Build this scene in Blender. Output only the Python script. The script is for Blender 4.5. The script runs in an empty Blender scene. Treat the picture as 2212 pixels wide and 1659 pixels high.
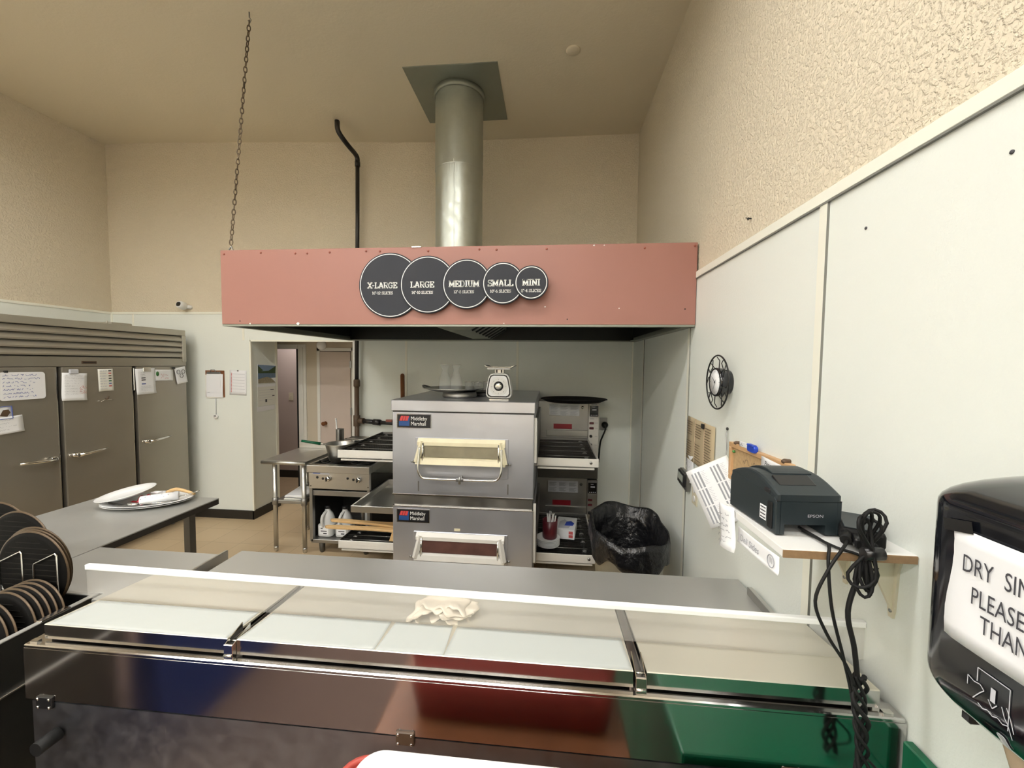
import bpy, bmesh, math, random
from mathutils import Vector, Matrix
S = bpy.context.scene
COL = S.collection
PI = math.pi
random.seed(7)

# ------------------------------------------------------------------ camera, world, exposure
CAM_H = 1.82
cam_d = bpy.data.cameras.new('camera'); cam = bpy.data.objects.new('camera', cam_d); COL.objects.link(cam)
cam_d.sensor_fit = 'HORIZONTAL'; cam_d.sensor_width = 36.0; cam_d.lens = 36.0 * 870.0 / 2212.0
cam_d.clip_start = 0.02
_r = (0.99554329, 0.09372094, 0.0104858); _u = (-0.01519896, 0.04971782, 0.99864765); _f = (-0.09307287, 0.99435634, -0.0509207)
cam.matrix_world = Matrix(((_r[0], _u[0], -_f[0], 0), (_r[1], _u[1], -_f[1], 0), (_r[2], _u[2], -_f[2], CAM_H), (0, 0, 0, 1)))
S.camera = cam
w = bpy.data.worlds.new('world'); S.world = w; w.use_nodes = True
w.node_tree.nodes['Background'].inputs[0].default_value = (0.9, 0.95, 1.0, 1)
w.node_tree.nodes['Background'].inputs[1].default_value = 0.05
S.view_settings.view_transform = 'Standard'; S.view_settings.look = 'None'
S.view_settings.exposure = 0.20; S.view_settings.gamma = 1.0; S.view_settings.use_curve_mapping = False
LAMP_KITCHEN = 25.5      # emission of the ceiling lamps over the kitchen
LAMP_DINING = 48.0       # emission of the ceiling lamps behind the camera
LAMP_COL = (1.0, 0.985, 0.95)

# ------------------------------------------------------------------ materials
MATS = {}
def mat(name, col, rough=0.5, metal=0.0, **k):
    m = bpy.data.materials.new(name); m.use_nodes = True; MATS[name] = m
    nt = m.node_tree; b = nt.nodes['Principled BSDF']
    b.inputs['Base Color'].default_value = (*col, 1); b.inputs['Roughness'].default_value = rough; b.inputs['Metallic'].default_value = metal
    if 'spec' in k: b.inputs['Specular IOR Level'].default_value = k['spec']
    if 'trans' in k: b.inputs['Transmission Weight'].default_value = k['trans']
    if 'ior' in k: b.inputs['IOR'].default_value = k['ior']
    if 'alpha' in k: b.inputs['Alpha'].default_value = k['alpha']
    if 'coat' in k: b.inputs['Coat Weight'].default_value = k['coat']; b.inputs['Coat Roughness'].default_value = 0.1
    if 'emit' in k: b.inputs['Emission Color'].default_value = (*k.get('ecol', col), 1); b.inputs['Emission Strength'].default_value = k['emit']
    if 'aniso' in k: b.inputs['Anisotropic'].default_value = k['aniso']
    need = 'var' in k or 'bump' in k or 'rvar' in k
    if need:
        tc = nt.nodes.new('ShaderNodeTexCoord'); mp = nt.nodes.new('ShaderNodeMapping')
        nt.links.new(tc.outputs['Object'], mp.inputs[0]); mp.inputs['Scale'].default_value = k.get('stretch', (1, 1, 1))
    if 'var' in k or 'rvar' in k:
        n = nt.nodes.new('ShaderNodeTexNoise'); n.inputs['Scale'].default_value = k.get('vscale', 6); n.inputs['Detail'].default_value = 5
        nt.links.new(mp.outputs[0], n.inputs['Vector'])
        if 'var' in k:
            mx = nt.nodes.new('ShaderNodeMix'); mx.data_type = 'RGBA'
            v = k['var']; mx.inputs['A'].default_value = (*[c * (1 - v) for c in col], 1); mx.inputs['B'].default_value = (*[min(1, c * (1 + v)) for c in col], 1)
            nt.links.new(n.outputs['Fac'], mx.inputs['Factor']); nt.links.new(mx.outputs['Result'], b.inputs['Base Color'])
        if 'rvar' in k:
            r = nt.nodes.new('ShaderNodeMapRange'); r.inputs['From Min'].default_value = 0.3; r.inputs['From Max'].default_value = 0.7
            r.inputs['To Min'].default_value = max(0.02, rough - k['rvar']); r.inputs['To Max'].default_value = rough + k['rvar']
            nt.links.new(n.outputs['Fac'], r.inputs['Value']); nt.links.new(r.outputs['Result'], b.inputs['Roughness'])
    if 'bump' in k:
        n2 = nt.nodes.new('ShaderNodeTexNoise'); n2.inputs['Scale'].default_value = k.get('bscale', 60); n2.inputs['Detail'].default_value = k.get('bdetail', 4)
        n2.inputs['Roughness'].default_value = 0.55
        nt.links.new(mp.outputs[0], n2.inputs['Vector'])
        src = n2.outputs['Fac']
        if k.get('knock'):
            rp = nt.nodes.new('ShaderNodeMapRange'); rp.interpolation_type = 'SMOOTHSTEP'
            rp.inputs['From Min'].default_value = 0.44; rp.inputs['From Max'].default_value = 0.62
            nt.links.new(src, rp.inputs['Value']); src = rp.outputs['Result']
        bp = nt.nodes.new('ShaderNodeBump'); bp.inputs['Strength'].default_value = k['bump']; bp.inputs['Distance'].default_value = k.get('bdist', 0.003)
        nt.links.new(src, bp.inputs['Height']); nt.links.new(bp.outputs['Normal'], b.inputs['Normal'])
    return m

mat('beige_paint', (0.735, 0.655, 0.51), 0.75, bump=0.7, bscale=70, bdist=0.0045, knock=True, spec=0.3)
mat('beige_ceiling', (0.77, 0.69, 0.53), 0.8, bump=0.4, bscale=55, bdist=0.003, spec=0.2)
mat('frp', (0.795, 0.83, 0.78), 0.36, bump=0.5, bscale=150, bdist=0.002, spec=0.4)
mat('frp_trim', (0.86, 0.86, 0.76), 0.35)
mat('seam', (0.20, 0.20, 0.18), 0.6)
mat('hall_paint', (0.60, 0.53, 0.42), 0.6, bump=0.2, bscale=120)
mat('pink_paint', (0.60, 0.51, 0.47), 0.6)
mat('door_paint', (0.58, 0.49, 0.435), 0.5, bump=0.15, bscale=90, bdist=0.002)
mat('white_trim', (0.78, 0.77, 0.72), 0.4)
mat('black_base', (0.02, 0.017, 0.014), 0.45)
mat('dark_gap', (0.012, 0.011, 0.01), 0.6)
mat('steel', (0.62, 0.615, 0.59), 0.35, 1.0, rvar=0.05, vscale=5, aniso=0.4)
mat('steel_top', (0.46, 0.46, 0.44), 0.37, 0.55, rvar=0.06, vscale=7, var=0.05)
mat('steel_lid', (0.66, 0.635, 0.545), 0.34, 0.55, rvar=0.03, vscale=4, var=0.03)
mat('steel_bright', (0.72, 0.71, 0.68), 0.16, 1.0)
mat('steel_mirror', (0.55, 0.54, 0.53), 0.13, 1.0, rvar=0.03, vscale=3, var=0.03)
mat('steel_back', (0.34, 0.35, 0.38), 0.38, 1.0, rvar=0.06, vscale=30, var=0.12)
mat('steel_dull', (0.36, 0.355, 0.34), 0.42, 1.0, rvar=0.08, vscale=9, var=0.12)
mat('steel_oven', (0.62, 0.635, 0.69), 0.34, 0.8, rvar=0.05, vscale=4, var=0.05)
mat('steel_dark', (0.14, 0.138, 0.13), 0.45, 1.0)
mat('fridge_steel', (0.36, 0.335, 0.285), 0.36, 0.7, rvar=0.05, vscale=3, var=0.07)
mat('fridge_grille', (0.46, 0.44, 0.38), 0.45, 0.7)
mat('galv', (0.52, 0.55, 0.50), 0.40, 0.85, rvar=0.12, vscale=22, var=0.13)
mat('galv_dull', (0.30, 0.32, 0.275), 0.5, 0.7, rvar=0.1, vscale=14, var=0.10)
mat('red_paint', (0.325, 0.150, 0.118), 0.42, var=0.07, vscale=2.2)
mat('red_screw', (0.30, 0.09, 0.06), 0.4)
mat('lining_black', (0.014, 0.016, 0.014), 0.35, 0.4, bump=0.6, bscale=120, bdist=0.003)  # near-black, slightly bumpy surface of the hood lining
mat('black_paint', (0.010, 0.010, 0.010), 0.35, spec=0.4)
mat('pipe_black', (0.018, 0.016, 0.015), 0.38)
mat('pipe_brown', (0.095, 0.058, 0.033), 0.5, var=0.3, vscale=18)
mat('sign_board', (0.030, 0.033, 0.042), 0.6, spec=0.3, var=0.1, vscale=10)
mat('sign_edge', (0.03, 0.032, 0.038), 0.5)
mat('white_ink', (0.84, 0.85, 0.82), 0.5)
mat('paper', (0.84, 0.85, 0.87), 0.65)
mat('paper_warm', (0.80, 0.80, 0.74), 0.65)
mat('ink', (0.05, 0.05, 0.06), 0.6)
mat('ink_grey', (0.30, 0.31, 0.34), 0.6)
mat('ink_pale', (0.55, 0.56, 0.60), 0.6)
mat('ink_blue', (0.10, 0.14, 0.40), 0.6)
mat('ink_red', (0.55, 0.10, 0.10), 0.6)
mat('white_plastic', (0.80, 0.80, 0.78), 0.35)
mat('white_ceramic', (0.82, 0.83, 0.83), 0.18)
mat('ivory', (0.70, 0.65, 0.50), 0.4)
mat('black_plastic', (0.012, 0.012, 0.013), 0.28)
mat('black_gloss', (0.006, 0.007, 0.010), 0.10, coat=0.5)
mat('black_rubber', (0.010, 0.010, 0.010), 0.6, spec=0.25)
mat('printer_plastic', (0.016, 0.024, 0.028), 0.42)
mat('bag', (0.006, 0.006, 0.007), 0.28, bump=0.7, bscale=13, bdist=0.03)
mat('bin_cream', (0.74, 0.73, 0.63), 0.4)
mat('acrylic', (0.80, 0.79, 0.75), 0.06, alpha=0.12, spec=0.4)
mat('acrylic_edge', (0.92, 0.93, 0.92), 0.25, spec=0.6)
mat('pale_band', (0.70, 0.745, 0.745), 0.25, spec=0.6, alpha=0.42)
mat('glass', (0.86, 0.90, 0.89), 0.04, alpha=0.13, spec=1.0)
mat('oven_glass', (0.20, 0.18, 0.12), 0.12, var=0.3, vscale=12, spec=0.6)
mat('oven_glass_red', (0.11, 0.055, 0.045), 0.12, var=0.4, vscale=12, spec=0.6)
mat('enamel_cream', (0.74, 0.68, 0.48), 0.35, var=0.12, vscale=14)
mat('enamel_white', (0.70, 0.68, 0.63), 0.35, var=0.06, vscale=14)
mat('badge_black', (0.010, 0.010, 0.012), 0.35)
mat('badge_red', (0.55, 0.06, 0.06), 0.4)
mat('badge_blue', (0.02, 0.07, 0.22), 0.4)
mat('label_red', (0.28, 0.006, 0.018), 0.4)
mat('wood', (0.60, 0.40, 0.185), 0.5, var=0.22, vscale=7, stretch=(3, 14, 14))
mat('wood_dark', (0.22, 0.085, 0.035), 0.45, var=0.25, vscale=12)
mat('chip', (0.30, 0.185, 0.095), 0.7, var=0.3, vscale=90)
mat('pan_groove', (0.02, 0.018, 0.016), 0.6, 0.0, spec=0.05)
mat('chain_rust', (0.14, 0.105, 0.07), 0.45, 0.8, var=0.4, vscale=30)
mat('cork', (0.48, 0.33, 0.17), 0.8, var=0.3, vscale=70)
mat('wood_frame', (0.55, 0.34, 0.17), 0.5, var=0.18, vscale=20)
mat('kraft', (0.50, 0.41, 0.265), 0.7, var=0.06, vscale=20)
mat('towel_brown', (0.55, 0.43, 0.30), 0.8)
mat('cloth', (0.70, 0.63, 0.52), 0.9, bump=0.5, bscale=260, bdist=0.001)
mat('pan_black', (0.007, 0.0065, 0.006), 0.55, 0.0, spec=0.06, bump=0.3, bscale=140, bdist=0.001)
mat('pan_rim', (0.085, 0.056, 0.03), 0.4, 0.4, var=0.4, vscale=25)
mat('cast_iron', (0.015, 0.014, 0.013), 0.5, 0.3)
mat('belt', (0.055, 0.052, 0.048), 0.38, 0.9)
mat('maroon', (0.085, 0.008, 0.014), 0.35)
mat('red_plastic', (0.42, 0.065, 0.05), 0.4)
mat('red_wrap', (0.35, 0.02, 0.03), 0.3)
mat('green_laminate', (0.0, 0.105, 0.045), 0.35, var=0.1, vscale=4)
mat('blue_plastic', (0.015, 0.06, 0.48), 0.35)
mat('blue_dark', (0.012, 0.03, 0.15), 0.5)
mat('jug', (0.62, 0.63, 0.62), 0.35, spec=0.4)
mat('copper', (0.30, 0.13, 0.06), 0.3, 0.9)
mat('green_spot', (0.05, 0.22, 0.05), 0.6)
mat('photo_sky', (0.20, 0.30, 0.45), 0.4)
mat('photo_water', (0.10, 0.17, 0.27), 0.3, var=0.3, vscale=30)
mat('photo_rock', (0.30, 0.27, 0.18), 0.5, var=0.6, vscale=60)
mat('photo_tree', (0.035, 0.07, 0.02), 0.5, var=0.5, vscale=50)
mat('grey_metal', (0.30, 0.30, 0.29), 0.35, 0.9)
mat('lcd', (0.33, 0.36, 0.32), 0.3)
mat('carpet', (0.125, 0.08, 0.065), 0.9, var=0.3, vscale=40)
mat('lamp_white', (1, 1, 1), 0.5, emit=LAMP_KITCHEN, ecol=LAMP_COL)
mat('lamp_white_far', (1, 1, 1), 0.5, emit=LAMP_DINING, ecol=LAMP_COL)
mat('lamp_hall', (1, 1, 1), 0.5, emit=9.0, ecol=(1.0, 0.93, 0.90))

def floor_mat():
    m = mat('floor_tile', (0.58, 0.45, 0.285), 0.45); nt = m.node_tree; b = nt.nodes['Principled BSDF']
    tc = nt.nodes.new('ShaderNodeTexCoord'); br = nt.nodes.new('ShaderNodeTexBrick')
    br.offset = 0.0; br.inputs['Scale'].default_value = 1.0; br.inputs['Brick Width'].default_value = 0.305; br.inputs['Row Height'].default_value = 0.305
    br.inputs['Mortar Size'].default_value = 0.0018
    br.inputs['Color1'].default_value = (0.60, 0.465, 0.29, 1); br.inputs['Color2'].default_value = (0.56, 0.43, 0.27, 1); br.inputs['Mortar'].default_value = (0.36, 0.27, 0.165, 1)
    nt.links.new(tc.outputs['Object'], br.inputs['Vector']); nt.links.new(br.outputs['Color'], b.inputs['Base Color'])
floor_mat()

# ------------------------------------------------------------------ mesh helpers
V = Vector
class MB:
    """collects shapes; build() links them as ONE mesh object.  Coordinates are world coordinates (through self.f)."""
    def __init__(s, f=None): s.bm = bmesh.new(); s.f = f or Matrix.Identity(4); s.mi = 0
    def p(s, v): return s.f @ V(v)
    def face(s, vs, smooth=False):
        try: fc = s.bm.faces.new(vs)
        except ValueError: return None
        fc.material_index = s.mi; fc.smooth = smooth; return fc
    def quad(s, a, b, c, d):
        return s.face([s.bm.verts.new(s.p(q)) for q in (a, b, c, d)])
    def box(s, a, b, bev=0.0, seg=2):
        x0, y0, z0 = [min(i, j) for i, j in zip(a, b)]; x1, y1, z1 = [max(i, j) for i, j in zip(a, b)]
        vs = [s.bm.verts.new(s.p(q)) for q in ((x0,y0,z0),(x1,y0,z0),(x1,y1,z0),(x0,y1,z0),(x0,y0,z1),(x1,y0,z1),(x1,y1,z1),(x0,y1,z1))]
        fs = [s.face([vs[i] for i in q]) for q in ((3,2,1,0),(4,5,6,7),(0,1,5,4),(1,2,6,5),(2,3,7,6),(3,0,4,7))]
        if bev > 0:
            es = list({e for f in fs for e in f.edges})
            r = bmesh.ops.bevel(s.bm, geom=es, offset=bev, segments=seg, profile=0.5, affect='EDGES', clamp_overlap=True)
            for f in r['faces']: f.material_index = s.mi
        return s
    def prism(s, poly, d0, d1, axis='z', bev=0.0, smooth=False):
        """polygon in the two other axes extruded along axis"""
        def P(u, v, d): return {'z': (u, v, d), 'y': (u, d, v), 'x': (d, u, v)}[axis]
        A = [s.bm.verts.new(s.p(P(u, v, d0))) for u, v in poly]; B = [s.bm.verts.new(s.p(P(u, v, d1))) for u, v in poly]
        n = len(poly); fs = [s.face(A[::-1]), s.face(B)]
        for i in range(n): fs.append(s.face([A[i], A[(i+1) % n], B[(i+1) % n], B[i]], smooth))
        fs = [f for f in fs if f]
        bmesh.ops.recalc_face_normals(s.bm, faces=fs)
        if bev > 0:
            es = list({e for f in fs[:2] for e in f.edges})
            r = bmesh.ops.bevel(s.bm, geom=es, offset=bev, segments=2, profile=0.5, affect='EDGES', clamp_overlap=True)
            for f in r['faces']: f.material_index = s.mi
        return s
    def lathe(s, c, prof, axis='z', n=32, smooth=True, cap=True, sx=1.0, sy=1.0):
        """prof: list of (radius, height) swept round axis through c"""
        c = V(c); rings = []
        for r, h in prof:
            ring = []
            for i in range(n):
                a = 2 * PI * i / n; u, v = r * math.cos(a) * sx, r * math.sin(a) * sy
                q = {'z': (u, v, h), 'y': (u, h, v), 'x': (h, u, v)}[axis]
                ring.append(s.bm.verts.new(s.p(c + V(q))))
            rings.append(ring)
        fs = []
        for A, B in zip(rings, rings[1:]):
            for i in range(n): fs.append(s.face([A[i], A[(i+1) % n], B[(i+1) % n], B[i]], smooth))
        if cap:
            if prof[0][0] > 1e-5: fs.append(s.face(rings[0][::-1]))
            if prof[-1][0] > 1e-5: fs.append(s.face(rings[-1]))
        fs = [f for f in fs if f]
        bmesh.ops.recalc_face_normals(s.bm, faces=fs)
        return s
    def cyl(s, a, b, r, n=16, r2=None, smooth=True):
        return s.tube([a, b], r, n, r_end=r2, smooth=smooth)
    def tube(s, pts, r, n=8, r_end=None, closed=False, smooth=True, flat=1.0):
        P = [V(q) for q in pts]; m = len(P); rings = []
        t0 = (P[1] - P[0]).normalized(); up = V((0, 0, 1)) if abs(t0.z) < 0.9 else V((1, 0, 0))
        nx = t0.cross(up).normalized(); prev = t0
        for i in range(m):
            if closed: t = (P[(i+1) % m] - P[i-1]).normalized()
            elif i == 0: t = (P[1] - P[0]).normalized()
            elif i == m - 1: t = (P[-1] - P[-2]).normalized()
            else: t = ((P[i+1] - P[i]).normalized() + (P[i] - P[i-1]).normalized()); t = t.normalized() if t.length > 1e-6 else prev
            nx = (nx - t * nx.dot(t)); nx = nx.normalized() if nx.length > 1e-6 else t.orthogonal().normalized()
            ny = t.cross(nx); rr = r if r_end is None else r + (r_end - r) * i / (m - 1)
            rings.append([s.bm.verts.new(s.p(P[i] + nx * (rr * math.cos(2*PI*k/n)) + ny * (rr * flat * math.sin(2*PI*k/n)))) for k in range(n)])
            prev = t
        fs = []
        rng = range(m) if closed else range(m - 1)
        for i in rng:
            A, B = rings[i], rings[(i+1) % m]
            for k in range(n): fs.append(s.face([A[k], A[(k+1) % n], B[(k+1) % n], B[k]], smooth))
        if not closed: fs.append(s.face(rings[0][::-1])); fs.append(s.face(rings[-1]))
        fs = [f for f in fs if f]
        bmesh.ops.recalc_face_normals(s.bm, faces=fs)
        return s
    def sphere(s, c, r, n=16, sx=1, sy=1, sz=1):
        prof = [(r * math.sin(PI * i / (n // 2)) if 0 < i < n // 2 else 1e-6, -r * math.cos(PI * i / (n // 2)) * sz) for i in range(n // 2 + 1)]
        return s.lathe(c, prof, 'z', n, True, False, sx, sy)
    def grid(s, fn, nu, nv, thick=0.0, smooth=True):
        """surface fn(u,v) u,v in 0..1; with thickness along -normal"""
        G = [[s.bm.verts.new(s.p(fn(i / nu, j / nv))) for j in range(nv + 1)] for i in range(nu + 1)]
        fs = [s.face([G[i][j], G[i+1][j], G[i+1][j+1], G[i][j+1]], smooth) for i in range(nu) for j in range(nv)]
        if thick:
            s.bm.normal_update()
            r = bmesh.ops.solidify(s.bm, geom=[f for f in fs if f], thickness=thick)
            for g in r['geom']:
                if isinstance(g, bmesh.types.BMFace): g.material_index = s.mi; g.smooth = smooth
        return s
    def mesh(s, name, mats, org):
        me = bpy.data.meshes.new(name)
        for v in s.bm.verts: v.co -= org
        s.bm.to_mesh(me); s.bm.free()
        for m in ([mats] if isinstance(mats, str) else mats): me.materials.append(MATS[m])
        return me
    def build(s, name, mats, parent=None, org=None, label=None):
        """org: world origin for a top-level mesh; a child shares its root's origin"""
        o_ = V(parent['_org']) if parent is not None else V(org or (0, 0, 0))
        me = s.mesh(name, mats, o_); o = bpy.data.objects.new(name, me); COL.objects.link(o)
        o['_org'] = tuple(o_)
        if parent is not None: o.parent = parent
        else: o.location = o_
        if label: o['label'] = label
        return o

def tag(o, label, cat, group=None, kind=None):
    o['label'] = label; o['category'] = cat
    if group: o['group'] = group
    if kind: o['kind'] = kind
    return o
def thing(name, loc, label, cat, group=None):
    o = bpy.data.objects.new(name, None); COL.objects.link(o); o.location = loc; o['_org'] = tuple(loc); o.empty_display_size = 0.05
    return tag(o, label, cat, group)
def struct(o): o['kind'] = 'structure'; return o
def dup(root, loc, label=None, rot=None):
    """a copy of a thing with its parts and sub-parts"""
    r = root.copy(); COL.objects.link(r); r.location = loc
    if rot: r.rotation_euler = rot
    if label: r['label'] = label
    def rec(src, dst):
        for ch in list(src.children):
            c = ch.copy(); COL.objects.link(c); c.parent = dst; rec(ch, c)
    rec(root, r)
    return r
def frame(o, u, v):
    u = V(u).normalized(); v = V(v); v = (v - u * v.dot(u)).normalized(); n = u.cross(v)
    return Matrix(((u.x, v.x, n.x, o[0]), (u.y, v.y, n.y, o[1]), (u.z, v.z, n.z, o[2]), (0, 0, 0, 1)))
def rotz(o, deg):
    return Matrix.Translation(V(o)) @ Matrix.Rotation(math.radians(deg), 4, 'Z')
def smooth_path(pts, k=6):
    P = [V(p) for p in pts]; out = []
    for i in range(len(P) - 1):
        a, b, c, d = P[max(i-1, 0)], P[i], P[i+1], P[min(i+2, len(P)-1)]
        for j in range(k):
            t = j / k
            out.append(0.5 * ((2*b) + (c - a)*t + (2*a - 5*b + 4*c - d)*t*t + (3*b - a - 3*c + d)*t**3))
    out.append(P[-1]); return out
def rrect(w, h, r, n=5, cx=0, cy=0):
    pts = []
    for sx, sy, a0 in ((1, 1, 0), (-1, 1, 90), (-1, -1, 180), (1, -1, 270)):
        for i in range(n + 1):
            a = math.radians(a0 + 90 * i / n)
            pts.append((cx + sx * (w/2 - r) + r * math.cos(a), cy + sy * (h/2 - r) + r * math.sin(a)))
    return pts
def text_into(mb, s, x, y, size, z=0.0, align='LEFT', shear=0.0, wide=1.0):
    """default font outlines laid flat in the frame of mb"""
    cu = bpy.data.curves.new('t', 'FONT'); cu.body = s; cu.size = size; cu.align_x = align; cu.shear = shear; cu.resolution_u = 3; cu.fill_mode = 'FRONT'
    ob = bpy.data.objects.new('t', cu); COL.objects.link(ob)
    dg = bpy.context.evaluated_depsgraph_get(); me = bpy.data.meshes.new_from_object(ob.evaluated_get(dg))
    vs = [mb.bm.verts.new(mb.p((x + v.co.x * wide, y + v.co.y, z))) for v in me.vertices]
    for p in me.polygons: mb.face([vs[i] for i in p.vertices])
    bpy.data.objects.remove(ob); bpy.data.curves.remove(cu); bpy.data.meshes.remove(me)
def bar2(mb, x0, y0, x1, y1, w, z=0.0):
    d = V((x1 - x0, y1 - y0)); L = d.length
    if L < 1e-9: return
    d /= L; n = V((-d.y, d.x)) * (w / 2)
    mb.quad((x0 - n.x, y0 - n.y, z), (x1 - n.x, y1 - n.y, z), (x1 + n.x, y1 + n.y, z), (x0 + n.x, y0 + n.y, z))
def scribble(mb, x, y, w, h, rnd, z=0.0, t=0.0016):
    """one line of small handwriting"""
    px, py = x, y; X = x
    while X < x + w:
        X += h * rnd.uniform(0.25, 0.5)
        if rnd.random() < 0.14: px, py = X + h * 0.5, y + rnd.uniform(0, h); X = px; continue
        ny = y + rnd.choice((0, 0.15, 0.6, 1.0)) * h
        bar2(mb, px, py, X, ny, t, z); px, py = X, ny

# slab lettering for the size signs: strokes on a unit-high body, S = list of polylines, B = slab feet (x, y)
def arc(cx, cy, rx, ry, a0, a1, n=10):
    return [(cx + rx * math.cos(math.radians(a0 + (a1 - a0) * i / n)), cy + ry * math.sin(math.radians(a0 + (a1 - a0) * i / n))) for i in range(n + 1)]
GL = {
 'X': (0.80, [[(.1,0),(.7,1)], [(.1,1),(.7,0)]], [(.1,0),(.7,1),(.1,1),(.7,0)]),
 'L': (0.74, [[(.2,0),(.2,1)], [(.02,.05),(.66,.05),(.66,.28)]], [(.2,1)]),
 'A': (0.86, [[(.1,0),(.40,.95)], [(.76,0),(.46,.95)], [(.22,.34),(.64,.34)], [(.26,.95),(.52,.95)]], [(.1,0),(.76,0)]),
 'R': (0.86, [[(.18,0),(.18,1)], [(.04,.95),(.5,.95)]+arc(.5,.72,.2,.23,90,-90)+[(.18,.49)], [(.44,.49),(.7,.05),(.82,.05)]], [(.18,0)]),
 'G': (0.86, [arc(.42,.5,.34,.46,50,310,16)+[(.68,.2),(.68,.46)], [(.46,.46),(.8,.46)], [(.68,.98),(.68,.72)]], []),
 'E': (0.76, [[(.18,0),(.18,1)], [(.02,.95),(.66,.95),(.66,.74)], [(.02,.05),(.68,.05),(.68,.28)], [(.18,.5),(.46,.5)], [(.46,.38),(.46,.62)]], []),
 'M': (1.0, [[(.16,0),(.16,.95)], [(.84,0),(.84,.95)], [(.16,.95),(.5,.2),(.84,.95)], [(.02,.95),(.2,.95)], [(.8,.95),(.98,.95)]], [(.16,0),(.84,0)]),
 'D': (0.86, [[(.18,0),(.18,1)], [(.02,.95),(.42,.95)]+arc(.42,.5,.32,.45,90,-90,14)+[(.02,.05)]], []),
 'I': (0.44, [[(.22,0),(.22,1)]], [(.22,0),(.22,1)]),
 'U': (0.86, [[(.18,1),(.18,.36)]+arc(.43,.36,.25,.31,180,360,10)+[(.68,1)]], [(.18,1),(.68,1)]),
 'S': (0.70, [arc(.34,.73,.24,.22,20,250,10)+arc(.36,.27,.25,.22,80,-160,10), [(.6,.98),(.6,.74)], [(.08,.02),(.08,.26)]], []),
 'N': (0.90, [[(.18,0),(.18,.95)], [(.18,.95),(.72,.05)], [(.72,.05),(.72,1)], [(.02,.95),(.2,.95)]], [(.18,0),(.72,1)]),
 'C': (0.80, [arc(.42,.5,.34,.46,50,310,16), [(.68,.98),(.68,.7)]], []),
 '-': (0.44, [[(.06,.44),(.38,.44)]], []),
 '"': (0.36, [[(.1,1),(.1,.74)], [(.24,1),(.24,.74)]], []),
 ' ': (0.40, [], []),
 '1': (0.50, [[(.26,0),(.26,.95),(.08,.82)]], [(.26,0)]),
 '2': (0.66, [arc(.32,.7,.24,.27,170,-30,10)+[(.08,.05),(.58,.05)]], []),
 '4': (0.70, [[(.46,0),(.46,.95),(.06,.28),(.64,.28)]], [(.46,0)]),
 '6': (0.68, [[(.5,.92)]+arc(.34,.32,.25,.62,110,180,8)+arc(.33,.3,.24,.27,180,-180,14)], []),
 '8': (0.66, [arc(.32,.74,.2,.22,-90,270,14), arc(.32,.27,.25,.26,-90,270,14)], []),
 '0': (0.68, [arc(.34,.5,.25,.46,0,360,18)], []),
}
def slab_width(s, h): return sum(GL[c][0] for c in s) * h
def slab(mb, s, cx, y, h, w=0.20, z=0.0):
    x = cx - slab_width(s, h) / 2
    for c in s:
        W, st, ft = GL[c]
        for pl in st:
            for a, b in zip(pl, pl[1:]):
                dx, dy = b[0]-a[0], b[1]-a[1]; L = math.hypot(dx, dy) or 1; e = 0.3 * w
                hor = abs(dy) < 0.02; ww = w * (0.62 if hor else 1.0)
                bar2(mb, x + (a[0]-dx/L*e*0.5)*h, y + (a[1]-dy/L*e*0.5)*h, x + (b[0]+dx/L*e*0.5)*h, y + (b[1]+dy/L*e*0.5)*h, ww*h, z)
        for fx, fy in ft:
            yy = .06 if fy < .5 else .94
            bar2(mb, x + (fx-.19)*h, y + yy*h, x + (fx+.19)*h, y + yy*h, .13*h, z)
        x += W * h
# ------------------------------------------------------------------ room
XL, XR, YB, ZC, ZP = -5.08, 0.857, 4.26, 4.155, 2.352     # left wall, right wall, back wall, ceiling, top of the white panels
YF = -7.0
OX0, OX1, OZ = -3.363, -2.12, 2.048                        # passage in the back wall
mb = MB(); mb.box((XL - .2, YF - .2, -.1), (XR + .2, 6.6, 0)); struct(mb.build('floor', 'floor_tile'))
mb = MB(); mb.box((XL, YF, 0), (XR, .62, .008)); struct(mb.build('floor_dining', 'carpet'))
# ceiling: level on the right, rising a little towards the left wall as in the photo
def ceil_z(x, y): return ZC - .02 + 0.125 * max(0.0, min(1.0, (-1.3 - x) / 3.2))
mb = MB()
mb.grid(lambda u, v: (XL - .1 + u * (XR + .2 - XL), YB + .02 + v * (YF - YB - .04), ceil_z(XL - .1 + u * (XR + .2 - XL), 0)), 24, 2, 0.0, False)
for f in mb.bm.faces: f.smooth = True
top = [mb.bm.verts.new((x, y, ZC + .4)) for x, y in ((XL - .1, YF), (XR + .1, YF), (XR + .1, YB), (XL - .1, YB))]; mb.face(top)
struct(mb.build('ceiling', 'beige_ceiling'))
# back wall with the passage cut out; slot 0 paint above, 1 white panels below
mb = MB(); d = .12
mb.mi = 0; mb.box((XL - .1, YB, ZP), (XR + .1, YB + d, ZC + .4))
mb.mi = 1
mb.box((XL - .1, YB - .008, 0), (OX0, YB + d, ZP)); mb.box((OX0, YB - .008, OZ), (OX1, YB + d, ZP)); mb.box((OX1, YB - .008, 0), (XR + .1, YB + d, ZP))
struct(mb.build('wall_back', ['beige_paint', 'frp']))
mb = MB(); mb.mi = 0; mb.box((XR, YF, ZP), (XR + .1, YB + .1, ZC + .4)); mb.mi = 1; mb.box((XR - .008, YF, 0), (XR + .1, YB + .1, ZP))
struct(mb.build('wall_right', ['beige_paint', 'frp']))
mb = MB(); mb.mi = 0; mb.box((XL - .1, YF, ZP), (XL, YB + .1, ZC + .4)); mb.mi = 1; mb.box((XL - .1, YF, 0), (XL + .008, YB + .1, ZP))
struct(mb.build('wall_left', ['beige_paint', 'frp']))
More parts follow.
